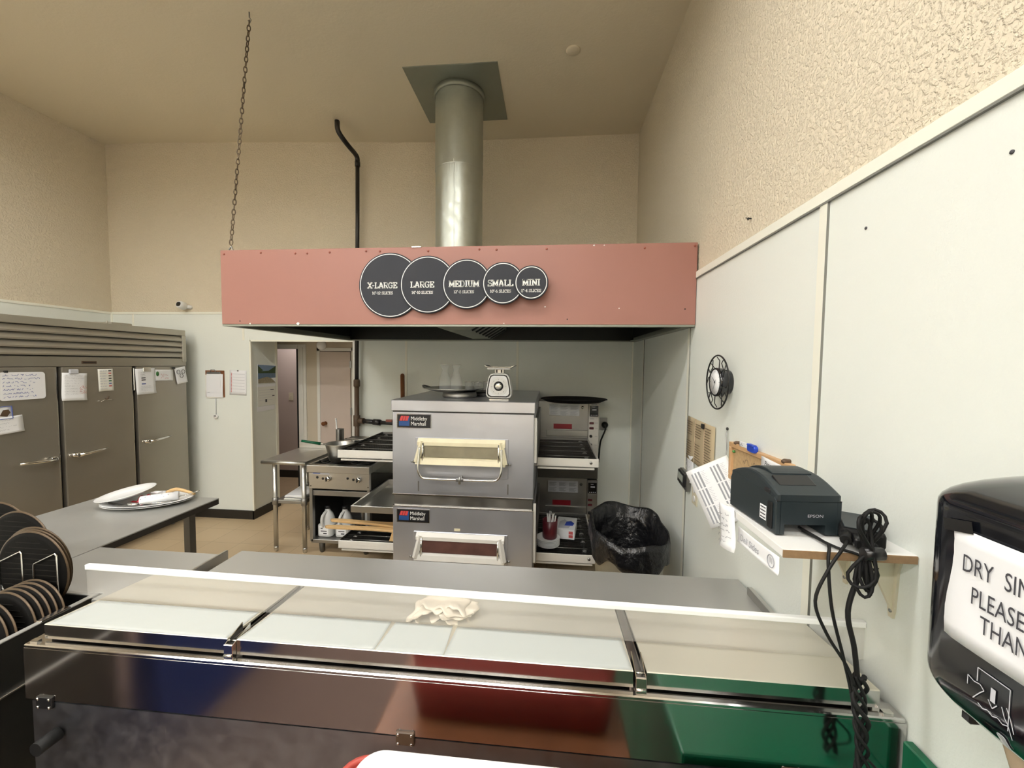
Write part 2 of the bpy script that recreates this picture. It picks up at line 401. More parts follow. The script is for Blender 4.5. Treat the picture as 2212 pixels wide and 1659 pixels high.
mb = MB(); mb.box((XL - .1, YF - .1, 0), (XR + .1, YF, ZC + .4)); struct(mb.build('wall_front', 'beige_paint'))
mb = MB(); mb.box((-1.86, -.75, 0), (-1.72, .40, 1.30)); struct(mb.build('reflection_block', 'blue_dark'))  # unseen block added so the prep table apron mirrors dark blue
# caps and joint strips of the white panels
def strip(n, a, b, m='frp_trim', line=None):
    k = MB(); k.mi = 0; k.box(a, b, .002, 1)
    if line: k.mi = 1; k.box(*line)
    return struct(k.build(n, [m, 'seam']))
strip('trim_1', (XR - .016, YF, ZP - .022), (XR, YB, ZP + .016), line=((XR - .0165, YF, ZP - .027), (XR, YB, ZP - .022)))
strip('trim_2', (XL, YB - .014, ZP - .012), (XR, YB, ZP + .014))
strip('trim_3', (XL, YF, ZP - .012), (XL + .014, YB, ZP + .014))
for i, y in enumerate((0.135, 1.354, 2.55, 3.75)):
    strip('trim_%d' % (4 + i), (XR - .014, y - .004, 0), (XR, y + .034, ZP - .02), line=((XR - .0145, y - .006, 0), (XR, y - .004, ZP - .02)))
for i, x in enumerate((-4.80, -3.44, -1.555, -.343)):
    zz = OZ if x == -3.44 else 0
    strip('trim_%d' % (8 + i), (x - .012, YB - .012, zz), (x + .012, YB, ZP))
strip('trim_12', (XR - .02, YB - .02, 0), (XR, YB, ZP)); strip('trim_13', (XL, YB - .022, 0), (XL + .022, YB, ZP))
# white jamb on the right of the passage
mb = MB(); mb.box((OX1 - .035, YB - .02, 0), (OX1 + .02, YB + d + .02, OZ + .02), .004); struct(mb.build('trim_14', 'white_trim'))
mb = MB(); mb.box((OX0 - .006, YB - .016, 0.1), (OX0 + .012, YB + .004, OZ + .006)); mb.box((OX0, YB - .016, OZ - .012), (OX1, YB + .002, OZ + .006)); struct(mb.build('trim_15', 'frp_trim'))
# black base along the back wall and into the passage
mb = MB(); mb.box((XL, YB - .022, 0), (OX0 + .012, YB - .008, .10)); mb.box((OX0, YB - .022, 0), (OX0 + .014, 4.70, .10)); struct(mb.build('baseboard_back', 'black_base'))
mb = MB(); mb.box((OX1 + .02, YB - .02, 0), (XR, YB - .008, .1)); struct(mb.build('baseboard_corner', 'black_base'))
mb = MB(); mb.box((XR - .02, 1.9, 0), (XR - .008, YB - .02, .1)); struct(mb.build('baseboard_right', 'black_base'))
# passage behind the back wall
mb = MB(); mb.mi = 0; mb.box((OX0 - .5, YB + d, 0), (OX0, 4.66, 2.6)); mb.mi = 1; mb.box((OX0 - .02, 4.66, 0), (OX0 + .004, 4.70, 2.6)); struct(mb.build('wall_hall_left', ['frp', 'frp_trim']))
mb = MB(); mb.box((OX1, YB + d, 0), (OX1 + .1, 5.3, 2.6)); struct(mb.build('wall_hall_right', 'hall_paint'))
mb = MB(); mb.box((-4.4, YB + d, 2.085), (OX1 + .1, 5.15, 2.2)); struct(mb.build('ceiling_hall', 'hall_paint'))
YH = 5.10; HX0, HX1, HZ = -3.78, -3.345, 1.985            # doorway in the hall's end wall
mb = MB(); mb.box((-4.5, YH, 0), (HX0, YH + .1, 2.2)); mb.box((HX0, YH, HZ), (HX1, YH + .1, 2.2)); mb.box((HX1, YH, 0), (OX1 + .1, YH + .1, 2.2)); struct(mb.build('wall_hall_end', 'hall_paint'))
# door 1: the open doorway's casing; door 2: closed closet door
mb = MB()
mb.box((HX0 - .05, YH - .018, 0), (HX0, YH + .1, HZ + .06), .004); mb.box((HX0, YH - .018, HZ), (HX1, YH + .1, HZ + .06), .004)
mb.box((HX1, YH - .018, 0), (HX1 + .11, YH + .1, HZ + .06), .006); mb.box((HX1 + .045, YH - .03, 0), (HX1 + .075, YH - .018, HZ + .02), .004)
d1 = struct(mb.build('door_1', 'white_trim'))
mb = MB(); mb.box((HX1 - .045, YH + .02, 0), (HX1, YH + .09, HZ)); mb.build('door_edge', 'dark_gap', d1)
DX0, DX1 = -3.03, -2.61
mb = MB(); mb.box((DX0, YH - .03, .01), (DX1, YH - .004, 1.95), .003); d2 = struct(mb.build('door_2', 'door_paint'))
mb = MB(); mb.box((DX0 - .05, YH - .02, 0), (DX0 - .008, YH, 2.0), .003); mb.box((DX1 + .008, YH - .02, 0), (DX1 + .05, YH, 2.0), .003); mb.box((DX0 - .05, YH - .02, 1.958), (DX1 + .05, YH, 2.0), .003); mb.build('door_casing', 'white_trim', d2)
mb = MB(); mb.box((DX0 - .008, YH - .012, 0), (DX0, YH - .004, 1.958)); mb.box((DX0, YH - .012, 1.95), (DX1, YH - .004, 1.958)); mb.build('door_gap', 'dark_gap', d2)
mb = MB(); mb.lathe((DX0 + .07, YH - .03, 1.0), [(.026, 0), (.026, -.006), (.010, -.012), (.010, -.035), (.026, -.045), (.028, -.06), (.018, -.072)], 'y', 18); mb.build('door_knob', 'copper', d2)
for z in (1.74, 1.12, .3):
    mb = MB(); mb.box((DX1 - .006, YH - .036, z), (DX1 + .016, YH - .026, z + .09)); mb.build('door_hinge', 'grey_metal', d2)
# lit room beyond the doorway
mb = MB(); mb.box((-5.0, 5.9, 0), (-2.4, 6.0, 2.6)); struct(mb.build('wall_room_end', 'pink_paint'))
mb = MB(); mb.box((-5.1, YH + .1, 0), (-5.0, 6.0, 2.6)); mb.box((-2.5, YH + .1, 0), (-2.4, 6.0, 2.6)); struct(mb.build('wall_room_side', 'pink_paint'))
mb = MB(); mb.box((-5.1, YH + .1, 2.5), (-2.4, 6.0, 2.6)); struct(mb.build('ceiling_room', 'pink_paint'))
mb = MB(); mb.box((-5.0, 5.885, 0), (-2.5, 5.9, .11)); struct(mb.build('baseboard_room', 'black_base'))
r = thing('ceiling_light', (-3.7, 5.5, 2.5), 'lit ceiling panel in the small room past the doorway', 'ceiling light')
mb = MB(); mb.box((-4.0, 5.3, 2.46), (-3.4, 5.75, 2.5)); mb.build('housing', 'white_plastic', r)
mb = MB(); mb.box((-3.98, 5.32, 2.452), (-3.42, 5.73, 2.459)); mb.build('diffuser', 'lamp_hall', r)
# switch on the lit room's wall
r = thing('light_switch', (-4.0, 5.9, 1.27), 'ivory light switch plate on the wall seen through the doorway', 'light switch')
f = frame((-4.0, 5.899, 1.27), (1, 0, 0), (0, 0, 1))
mb = MB(f); mb.box((-.036, -.06, 0), (.036, .06, .007), .003); mb.build('switch_plate', 'ivory', r)
mb = MB(f); mb.box((-.007, -.012, .006), (.007, .012, .014), .002); mb.build('toggle', 'ivory', r)
# globe lamp under the passage ceiling
r = thing('globe_lamp', (-2.83, 4.78, 2.085), 'unlit white globe lamp under the passage ceiling', 'lamp')
mb = MB(); mb.lathe((-2.83, 4.78, 2.085), [(.05, 0), (.05, -.022), (.035, -.03)], 'z', 20); mb.build('lamp_base', 'black_plastic', r)
mb = MB(); mb.sphere((-2.83, 4.78, 2.02), .058, 20); mb.build('globe', 'white_ceramic', r)

# ------------------------------------------------------------------ ceiling lamps (above and behind the camera)
def ceiling_lamp(x, y, label, m, lx=1.25, ly=.32, z=ZC - .022, depth=.05):
    r = thing('ceiling_light', (x, y, z), label, 'ceiling light', None)
    k = MB(); t = .012; z0 = z - depth
    for a, b in (((x - lx/2, y - ly/2), (x + lx/2, y - ly/2 + t)), ((x - lx/2, y + ly/2 - t), (x + lx/2, y + ly/2)), ((x - lx/2, y - ly/2 + t), (x - lx/2 + t, y + ly/2 - t)), ((x + lx/2 - t, y - ly/2 + t), (x + lx/2, y + ly/2 - t))):
        k.box((*a, z0), (*b, z))
    k.box((x - lx/2, y - ly/2, z - .006), (x + lx/2, y + ly/2, z))
    k.build('housing', 'white_plastic', r)
    k = MB(); k.box((x - lx/2 + t, y - ly/2 + t, z - .012), (x + lx/2 - t, y + ly/2 - t, z - .008)); k.build('diffuser', m, r)
    return r
for i, x in enumerate((-3.6, -2.0, -.45)):
    ceiling_lamp(x, 1.0, ('left', 'middle', 'right')[i] + ' ceiling lamp of the row above the prep table', 'lamp_white')
for j, y in enumerate((-1.6, -3.8, -6.0)):
    for i, x in enumerate((-3.6, -2.0, -.45)):
        ceiling_lamp(x, y, '%s ceiling lamp of the %s row behind the camera' % (('left', 'middle', 'right')[i], ('first', 'second', 'third')[j]), 'lamp_white_far')
ceiling_lamp(-3.95, 1.95, 'short added lamp brightening the back wall near the refrigerator', 'lamp_white', .62)  # extra unseen lamp, put in to brighten the dim left back wall
# small round cover plate on the ceiling
mb = MB(); mb.lathe((.135, 3.12, ceil_z(.135, 0)), [(.052, .001), (.052, -.006), (.046, -.012), (.001, -.013)], 'z', 28)
tag(mb.build('ceiling_cover', 'beige_ceiling', None, (.135, 3.12, ZC)), 'round painted cover plate on the ceiling right of the duct', 'cover plate')
# nails and screw holes left in the right wall
for (y, z, r_, lb) in ((1.863, 2.455, .006, 'dark bent nail in the beige wall above the right white panels'),):
    t = thing('nail', (XR, y, z), lb, 'nail')
    mb = MB(); mb.tube([(XR + .01, y, z), (XR - .014, y, z + .002)], .003, 8); mb.lathe((XR - .012, y, z), [(.006, 0), (.006, -.003)], 'x', 10); mb.build('nail_head', 'black_paint', t)
    mb = MB(); mb.tube([(XR - .01, y, z), (XR - .018, y + .012, z + .009)], .0018, 6); mb.build('wire_end', 'black_paint', t)
for y, z, lb in ((1.198, 2.197, 'small dark screw in the near white panel, left of two near the top'), (.852, 2.222, 'small dark screw in the near white panel, high by the picture edge')):
    mb = MB(); mb.lathe((XR - .008, y, z), [(.004, .002), (.004, -.002), (.001, -.003)], 'x', 10)
    tag(mb.build('screw', 'ink', None, (XR, y, z)), lb, 'screw')
# ------------------------------------------------------------------ exhaust hood
HX, HY0, HY1, HZ0, HZ1 = (-2.147, .846), 2.47, 4.15, 2.058, 2.535
hood = thing('exhaust_hood', (-.65, 3.36, HZ0), 'long red painted exhaust hood hanging over the pizza ovens', 'exhaust hood')
mb = MB(); mb.box((HX[0], HY0, HZ0), (HX[1], HY0 + .02, HZ1), .002, 1); mb.build('front_panel', 'red_paint', hood)
mb = MB(); mb.box((HX[0], HY0 + .02, HZ0), (HX[0] + .02, HY1, HZ1)); mb.build('end_panel', 'galv_dull', hood)
mb = MB(); mb.box((HX[1] - .02, HY0 + .02, HZ0), (HX[1], HY1, HZ1)); mb.build('end_panel', 'galv_dull', hood)
mb = MB()
mb.box((HX[0] + .02, HY0 + .02, HZ1 - .02), (HX[1] - .02, HY1, HZ1 - .004)); mb.box((HX[0] + .02, HY1 - .012, HZ0), (HX[1] - .02, HY1, HZ1 - .02))
mb.box((HX[0] + .02, HY0 + .02, HZ0 + .03), (HX[1] - .02, HY0 + .03, HZ1 - .02)); mb.box((HX[0] + .02, HY0 + .03, HZ0 + .03), (HX[0] + .03, HY1 - .012, HZ1 - .02)); mb.box((HX[1] - .03, HY0 + .03, HZ0 + .03), (HX[1] - .02, HY1 - .012, HZ1 - .02))
mb.build('inner_lining', 'lining_black', hood)
mb = MB()   # bottom drip rail
mb.box((HX[0], HY0 + .004, HZ0 - .012), (HX[1], HY0 + .05, HZ0)); mb.box((HX[0], HY0 + .05, HZ0 - .012), (HX[0] + .05, HY1, HZ0)); mb.box((HX[1] - .06, HY0 + .05, HZ0 - .012), (HX[1], HY1, HZ0)); mb.box((HX[0] + .05, HY1 - .03, HZ0 - .012), (HX[1] - .06, HY1, HZ0))
mb.build('drip_rail', 'galv_dull', hood)
mb = MB()   # V shaped filter rack in the middle
mb.prism([(-.95, 2.12), (-.80, 2.07), (-.60, 2.07), (-.45, 2.16), (-.45, 2.50), (-.95, 2.50)], 3.0, 4.13, 'y'); fr = mb.build('filter_rack', 'galv_dull', hood)
for i in range(7):
    y = 3.05 + .16 * i; mb = MB(); mb.tube([(-.60, y, 2.075), (-.455, y, 2.165)], .018, 6); mb.build('filter_slot', 'black_paint', fr)
for x in (-2.12, -1.865, -1.63, -1.55, -1.40, -1.16, -1.07, -.76, -.44, -.335, -.03, .545, .83):
    mb = MB(); mb.lathe((x, HY0, HZ1 - .024 + .004 * math.sin(x * 9)), [(.0065, .001), (.0065, -.003), (.003, -.006), (.0005, -.006)], 'y', 12); mb.build('screw', 'red_screw', hood)
for x, z in ((-2.02, 2.078), (.1, 2.09), (.785, 2.15)):
    mb = MB(); mb.lathe((x, HY0 - .0005, z), [(.004, .001), (.004, -.0006), (.0005, -.0006)], 'y', 10); mb.build('screw_hole', 'dark_gap', hood)
for x, z, r_ in ((-.285, 2.065, .004), (-.035, 2.165, .005), (.405, 2.155, .004), (.25, 2.527, .006), (.31, 2.527, .004), (-1.95, 2.062, .006), (-1.62, 2.062, .012)):
    mb = MB(); mb.prism([(x - r_, z), (x + r_*.2, z - r_), (x + r_, z + r_*.3), (x, z + r_*.8)], HY0 - .0012, HY0 + .001, 'y'); mb.build('paint_chip', 'white_plastic', hood)
mb = MB(); mb.box((-.865, HY0 - .006, HZ1 - .005), (-.805, HY0 + .03, HZ1 + .004), .001); mb.build('clip', 'steel_bright', hood)

def size_sign(cx, d_in, yoff, title, sub, label, th, tsize, tx=0.0):
    R = d_in * .0254 / 2 * .99; cz = 2.298; y0 = HY0 - .004 - yoff
    r = thing('size_sign', (cx, y0, cz), label, 'sign', 'round pizza size signs on the red hood')
    k = MB(); k.lathe((cx, y0, cz), [(R, .003), (R, -th + .003), (R - .003, -th)], 'y', 64); k.build('board', 'sign_board', r)
    k = MB(); n = 96; a0, a1 = R - .012, R - .0075; yy = y0 - th - .0006
    for i in range(n):
        t0, t1 = 2*PI*i/n, 2*PI*(i+1)/n
        k.quad((cx + a0*math.cos(t0), yy, cz + a0*math.sin(t0)), (cx + a0*math.cos(t1), yy, cz + a0*math.sin(t1)), (cx + a1*math.cos(t1), yy, cz + a1*math.sin(t1)), (cx + a1*math.cos(t0), yy, cz + a1*math.sin(t0)))
    k.build('border_line', 'white_ink', r)
    fr_ = frame((cx + tx, y0 - th - .0008, cz), (1, 0, 0), (0, 0, 1))
    k = MB(fr_); slab(k, title, 0, -.018, tsize, .19); k.build('size_lettering', 'white_ink', r)
    k = MB(fr_); slab(k, sub, 0, -.056, .0175, .19); k.build('slice_lettering', 'white_ink', r)
SX = [(-1.0, 16, 'X-LARGE', '16"-12 SLICES', 'largest round sign on the red hood, lettered X-LARGE', -.048), (-.755, 14, 'LARGE', '14"-10 SLICES', 'round sign on the hood lettered LARGE, second biggest', -.034),
      (-.510, 12, 'MEDIUM', '12"-8 SLICES', 'middle round sign on the hood, lettered MEDIUM', -.016), (-.287, 10, 'SMALL', '10"-6 SLICES', 'round sign on the hood lettered SMALL', -.014), (-.117, 8, 'MINI', '8"-4 SLICES', 'smallest round sign on the hood, lettered MINI', 0)]
for i, (cx, di, t, sub, lb, tx) in enumerate(SX):
    size_sign(cx, di, .013 * i, t, sub, lb, .012, {'X-LARGE': .036, 'LARGE': .037, 'MEDIUM': .038, 'SMALL': .038, 'MINI': .038}[t], tx)

# round duct rising to the ceiling
DXc, DYc, DR = -.815, 3.55, .204
r = thing('exhaust_duct', (DXc, DYc, HZ1), 'tall round galvanized duct from the red hood to the ceiling', 'duct')
mb = MB(); mb.lathe((DXc, DYc, 0), [(DR, HZ1 - .004), (DR, 3.50)], 'z', 48, cap=False); mb.build('duct_pipe', 'galv', r)
mb = MB(); mb.lathe((DXc, DYc, 0), [(DR + .003, 3.47), (DR + .0045, 3.475), (DR + .003, 3.48), (DR + .0015, ceil_z(DXc, 0) - .004)], 'z', 48, cap=False); mb.build('duct_pipe', 'galv', r)
mb = MB(); mb.lathe((DXc, DYc, 0), [(DR + .004, 4.085), (DR + .016, 4.09), (DR + .016, 4.13), (DR + .004, 4.13)], 'z', 48, cap=False); mb.build('collar', 'galv_dull', r)
mb = MB(); zz = ceil_z(DXc, 0); mb.box((-1.19, 3.185, zz - .006), (-.437, 3.92, zz + .001), .001, 1); mb.build('ceiling_plate', 'galv_dull', r)
mb = MB(); mb.box((DXc - .004, DYc - DR - .0035, HZ1), (DXc + .004, DYc - DR + .004, 3.50)); mb.build('lock_seam', 'galv', r)

# chain at the hood's left end
def chain(pts0, pts1, label):
    a, b = V(pts0), V(pts1); L = (b - a).length; n = int(L / .0335); r = thing('hanging_chain', tuple(a), label, 'chain')
    k = MB(); d_ = (b - a).normalized(); sx_ = d_.orthogonal().normalized(); sy_ = d_.cross(sx_)
    for i in range(n):
        c = a + d_ * (L * (i + .5) / n); tw = .5 * math.sin(i * .35)
        ux = (sx_ if i % 2 else sy_); uy = (sy_ if i % 2 else sx_); ux = ux * math.cos(tw) + uy * math.sin(tw)
        loop = []
        for j in range(12):
            t = 2 * PI * j / 12; loop.append(c + ux * (.0095 * math.cos(t)) + d_ * (.021 * math.sin(t)))
        k.tube(loop, .0033, 6, closed=True)
    k.build('links', 'chain_rust', r)
    return r, a, b
r, a, b = chain((-2.052, 2.655, ceil_z(-2.05, 0) - .055), (-2.196, 2.62, 2.615), 'rusty steel chain from the ceiling to the left end of the red hood')
mb = MB(); mb.tube([a + V((0, 0, .06)), a + V((.0, 0, .02)), a + V((.012, 0, .004)), a + V((.004, 0, -.012)), a + V((-.008, 0, 0))], .004, 8); mb.build('ceiling_hook', 'steel_dull', r)
mb = MB(); mb.tube([b + V((.02, 0, -.11)), b + V((.018, 0, -.05)), b + V((.004, 0, -.012)), b + V((-.012, 0, -.03)), b + V((-.018, 0, -.05))], .005, 8); mb.tube([b + V((-.012, 0, -.12)), b + V((-.02, 0, -.05))], .005, 8); mb.build('eye_bolt', 'steel_dull', r)

# black pipe at the back wall
r = thing('gas_pipe', (-2.08, 4.2, .9), 'black and rusty pipe running down the back wall beside the passage', 'pipe')
mb = MB(); mb.tube([(-2.055, 4.19, 3.94), (-2.06, 4.19, 3.3), (-2.075, 4.19, 2.53)], .021, 14); mb.tube([(-2.075, 4.19, 2.53), (-2.085, 4.19, 1.62)], .022, 14); mb.build('pipe_run', 'pipe_black', r)
mb = MB(); mb.tube(smooth_path([(-2.10, 3.87, ceil_z(-2.1, 0) - .003), (-2.095, 3.88, 4.07), (-2.06, 3.98, 4.00), (-2.055, 4.13, 3.985), (-2.055, 4.185, 3.965), (-2.055, 4.19, 3.90)], 5), .024, 14); mb.build('elbow', 'pipe_black', r)
mb = MB(); mb.lathe((-2.055, 4.19, 3.9), [(.027, -.02), (.027, .03)], 'z', 16); mb.build('coupling', 'pipe_black', r)
mb = MB(); mb.lathe((-2.085, 4.19, 1.58), [(.03, -.03), (.034, -.02), (.034, .035), (.028, .05)], 'z', 16); mb.build('coupling', 'pipe_brown', r)
mb = MB(); mb.tube([(-2.085, 4.19, 1.56), (-2.09, 4.19, .4)], .026, 14); mb.build('lower_pipe', 'pipe_brown', r)
mb = MB(); mb.lathe((-2.088, 4.19, 1.18), [(.034, -.06), (.036, -.05), (.036, .05), (.034, .06)], 'z', 16); mb.tube([(-2.06, 4.19, 1.18), (-2.0, 4.17, 1.18)], .032, 14); mb.build('tee', 'pipe_brown', r)
mb = MB(); mb.tube([(-2.0, 4.17, 1.18), (-1.86, 4.15, 1.175)], .024, 12); mb.tube([(-1.88, 4.15, 1.175), (-1.80, 4.14, 1.172)], .033, 8); mb.tube([(-1.80, 4.14, 1.172), (-1.60, 4.125, 1.168)], .02, 12); mb.build('branch_pipe', 'pipe_black', r)
mb = MB(); mb.box((-1.73, 4.11, 1.185), (-1.66, 4.14, 1.21), .003); mb.build('valve_handle', 'red_screw', r)
# camera on the back wall
r = thing('security_camera', (-4.12, YB, 2.43), 'small white security camera on the back wall near the left corner', 'security camera')
f = frame((-4.12, YB - .07, 2.43), (.95, .0, 0), (0, .25, 1))
mb = MB(f); mb.lathe((0, 0, 0), [(.001, -.045), (.03, -.044), (.042, -.025), (.043, .02), (.036, .043), (.03, .045)], 'z', 24); mb.build('housing', 'white_plastic', r)
mb = MB(f); mb.prism(rrect(.05, .05, .02), .040, .0475, 'z'); mb.build('lens_face', 'black_gloss', r)
mb = MB(); mb.tube([(-4.10, YB - .04, 2.42), (-4.08, YB - .01, 2.42), (-4.08, YB, 2.42)], .022, 14); mb.build('mount', 'white_plastic', r)
# ------------------------------------------------------------------ sheets of paper
def sheet(name, label, cat, c, u, v, w, h, m='paper', rot=0.0, curl=0.0, lift=0.004, corner=0.0, group=None, thick=.0006):
    """a sheet centred on c in the plane u, v (front = u x v); rot in degrees; curl lifts the lower edge"""
    u = V(u); v = V(v); a = math.radians(rot); u2 = u * math.cos(a) + v * math.sin(a); v2 = v * math.cos(a) - u * math.sin(a)
    f = frame(c, u2, v2); k = MB(f)
    def S_(x, y): return lift + curl * max(0.0, (.25 - (y + h/2) / h)) ** 2 * 4 + curl * .25 * math.sin((x / w) * 3.0 + 1.0)
    if corner:
        k.prism(rrect(w, h, corner, 5), lift, lift + thick, 'z')
    else:
        k.grid(lambda s, t: ((s - .5) * w, (t - .5) * h, S_((s - .5) * w, (t - .5) * h)), 6, 8, thick)
    o = k.build(name, m, None, tuple(c)); tag(o, label, cat, group)
    return o, f, S_
def lines(o, f, rows, x0, x1, y0, dy, m='ink_grey', t=.003, jitter=.25, rnd=None, z=.006, name='printed_text', words=True):
    rnd = rnd or random.Random(3); k = MB(f)
    for i in range(rows):
        y = y0 - i * dy; x = x0; xe = x1 - (x1 - x0) * jitter * rnd.random()
        while x < xe:
            wl = min(xe - x, rnd.uniform(.008, .03) if words else 9); k.quad((x, y, z), (x + wl, y, z), (x + wl, y + t, z), (x, y + t, z)); x += wl + .005
    return k.build(name, m, o)
def hand(o, f, rows, x0, w, y0, dy, h, m='ink_blue', z=.006, t=.0016, name='handwriting', seed=5):
    rnd = random.Random(seed); k = MB(f)
    for i in range(rows): scribble(k, x0, y0 - i * dy, w * rnd.uniform(.7, 1), h, rnd, z, t)
    return k.build(name, m, o)
# ------------------------------------------------------------------ refrigerator along the left wall (front faces +X)
FX, FY0, FY1, FZ = -4.0, 2.31, 4.10, 2.145
fr_ = thing('reach_in_refrigerator', (-4.45, 3.2, 0), 'three-door stainless refrigerator standing along the left wall', 'refrigerator')
mb = MB(); mb.box((-4.95, FY0, .12), (FX - .06, FY1, FZ - .005), .004, 1); mb.box((-4.95, FY1, .12), (FX - .10, FY1 + .035, FZ - .12)); mb.build('cabinet', 'fridge_steel', fr_)
for y in (FY0 + .08, FY1 - .08):
    for x in (-4.85, FX - .15):
        mb = MB(); mb.lathe((x, y, 0), [(.02, 0), (.022, .01), (.03, .06), (.03, .125)], 'z', 14); mb.build('foot', 'grey_metal', fr_)
mb = MB()   # grille housing
mb.box((FX - .06, FY0, 1.835), (FX - .03, FY1, FZ)); mb.box((FX - .03, FY0, 2.085), (FX, FY1, FZ), .004, 1); mb.box((FX - .03, FY1 - .045, 1.80), (FX + .004, FY1, 2.085), .003, 1); mb.box((FX - .03, FY0, 1.80), (FX, FY0 + .045, 2.085), .003, 1)
gr = mb.build('grille_housing', 'fridge_grille', fr_)
for i in range(4):
    z = 2.075 - i * .058; mb = MB()
    mb.prism([(FX - .035, z), (FX - .028, z + .006), (FX + .002, z - .038), (FX - .004, z - .052), (FX - .008, z - .045)], FY0 + .045, FY1 - .045, 'y'); mb.build('louver', 'fridge_grille', gr)
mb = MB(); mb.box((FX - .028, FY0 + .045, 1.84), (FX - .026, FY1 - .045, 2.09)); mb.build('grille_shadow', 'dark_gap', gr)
mb = MB(); mb.box((FX - .055, FY0, 1.755), (FX - .004, FY1, 1.835), .003, 1); mb.build('header_panel', 'fridge_steel', fr_)
mb = MB(); mb.box((FX - .006, 3.10, 1.779), (FX + .001, 3.215, 1.801), .002, 1); npl = mb.build('nameplate', 'pipe_brown', fr_)
mb = MB(); mb.box((FX + .0008, 3.11, 1.786), (FX + .0016, 3.205, 1.794)); mb.build('plate_stripe', 'black_plastic', npl)
mb = MB(); mb.box((FX - .07, FY0, .12), (FX - .045, FY1, .20)); mb.build('kick_panel', 'steel_dark', fr_)
mb = MB(); mb.box((FX - .06, FY0, .2), (FX - .04, FY1, 1.757)); mb.build('gasket', 'dark_gap', fr_)
for i, (a, b) in enumerate(((2.325, 2.915), (2.955, 3.515), (3.56, 4.093))):
    mb = MB(); mb.box((FX - .042, a, .21), (FX, b, 1.752), .006, 2); dr = mb.build('door', 'fridge_steel', fr_)
    mb = MB()
    if i == 0: y0, sgn = b - .035, -1
    else: y0, sgn = a + .03, 1
    f = frame((FX, y0, 1.04), (0, sgn, 0), (0, 0, 1)) if sgn > 0 else frame((FX, y0, 1.04), (0, 1, 0), (0, 0, 1))
    mb = MB(); P = lambda s, x, z: (FX + x, y0 + sgn * s, 1.012 + z)
    mb.tube([P(.0, .02, -.002), P(.03, .035, -.002)], .020, 12); mb.tube([P(.032, .0, -.004), P(.034, .05, -.004)], .021, 12)
    mb.tube([P(.03, .045, -.004), P(.10, .052, .0), P(.20, .05, .008), P(.25, .045, .012)], .022, 10, r_end=.012, flat=.7); mb.build('handle', 'steel_bright', dr)
    mb = MB(); mb.lathe((FX, y0, 1.012), [(.011, -.001), (.012, .008), (.006, .012)], 'x', 14); mb.build('lock', 'steel_bright', dr)
for y in (2.935, 3.5375):
    mb = MB(); mb.box((FX - .044, y - .005, .21), (FX - .026, y + .005, 1.752), .002, 1); mb.build('mullion', 'steel_bright', fr_)
mb = MB(); mb.box((FX - .03, 3.532, 1.52), (FX - .004, 3.545, 1.74), .003, 1); mb.build('hinge_cover', 'steel_bright', fr_)
mb = MB(); mb.box((-4.30, 3.43, FZ - .006), (-4.1, 3.62, FZ + .025), .003, 1); mb.lathe((-4.06, 3.36, FZ - .006), [(.008, 0), (.008, .03), (.004, .035)], 'z', 10); mb.build('top_cover', 'fridge_grille', fr_)
U, Z_ = (0, 1, 0), (0, 0, 1)
def fp(y, z): return (FX + .001, y, z)
# papers and magnets on the doors
o, f, _ = sheet('memo_board', 'white board with rounded corners and blue handwriting on the left fridge door', 'memo board', fp(2.70, 1.61), U, Z_, .272, .21, 'paper', 0, corner=.022, thick=.004)
hand(o, f, 7, -.115, .22, .078, .027, .011, 'ink_blue', .0094, .0026)
mb = MB(); mb.box((FX + .002, 2.595, 1.712), (FX + .012, 2.618, 1.728), .002, 1); mb.build('magnet', 'black_plastic', o)
o, f, _ = sheet('photo_card', 'framed card with a brown picture at the edge of the left fridge door', 'card', fp(2.55, 1.416), U, Z_, .165, .095, 'paper', 2, thick=.003)
mb = MB(f); mb.box((-.0825, -.0475, .003), (.0825, -.044, .009)); mb.box((.079, -.0475, .003), (.0825, .0475, .009)); mb.box((-.0825, .044, .003), (.0825, .0475, .009)); mb.build('dark_border', 'ink_blue', o)
mb = MB(f); mb.prism([(.01, -.02), (.05, -.03), (.07, .0), (.06, .022), (.03, .02)], .007, .0085, 'z'); mb.build('picture', 'pipe_brown', o)
o, f, _ = sheet('note', 'white handwritten note under the framed card on the left fridge door', 'note', fp(2.575, 1.322), U, Z_, .235, .125, 'paper', 4, curl=.012)
hand(o, f, 4, -.10, .18, .035, .024, .008, 'ink_pale', .008, .002)
o, f, _ = sheet('order_sheet', 'curled white sheet with red writing on the middle fridge door', 'sheet', fp(3.035, 1.585), U, Z_, .176, .232, 'paper', -3, curl=.03)
hand(o, f, 8, -.075, .14, .09, .022, .007, 'ink_pale', .012, .0018); hand(o, f, 5, .035, .05, -.0, .014, .008, 'ink_red', .012, .002, 'red_writing', 8)
mb = MB(); mb.box((FX + .004, 2.995, 1.695), (FX + .022, 3.06, 1.732), .006, 2); mb.build('clip_magnet', 'ink_pale', o)
o, f, _ = sheet('color_chart', 'narrow white list with a column of coloured blocks on the middle fridge door', 'list', fp(3.28, 1.632), U, Z_, .125, .2, 'paper_warm', 1)
lines(o, f, 8, -.05, .015, .08, .023, 'ink_pale', .006, .3)
for i, m in enumerate(('ink', 'ink_red', 'pipe_brown', 'ink', 'green_laminate', 'ink_blue', 'ink_red')):
    mb = MB(f); mb.box((.022, .078 - .023 * i, .005), (.045, .088 - .023 * i, .0056)); mb.build('colour_block', m, o)
t = thing('clip_magnet', (FX, 3.275, 1.458), 'empty metal clip magnet below the colour list on the middle fridge door', 'clip')
mb = MB(); mb.tube([(FX + .012, 3.225, 1.44), (FX + .02, 3.25, 1.456), (FX + .02, 3.30, 1.456), (FX + .012, 3.325, 1.448)], .006, 8, flat=.5); mb.build('jaw', 'steel_bright', t)
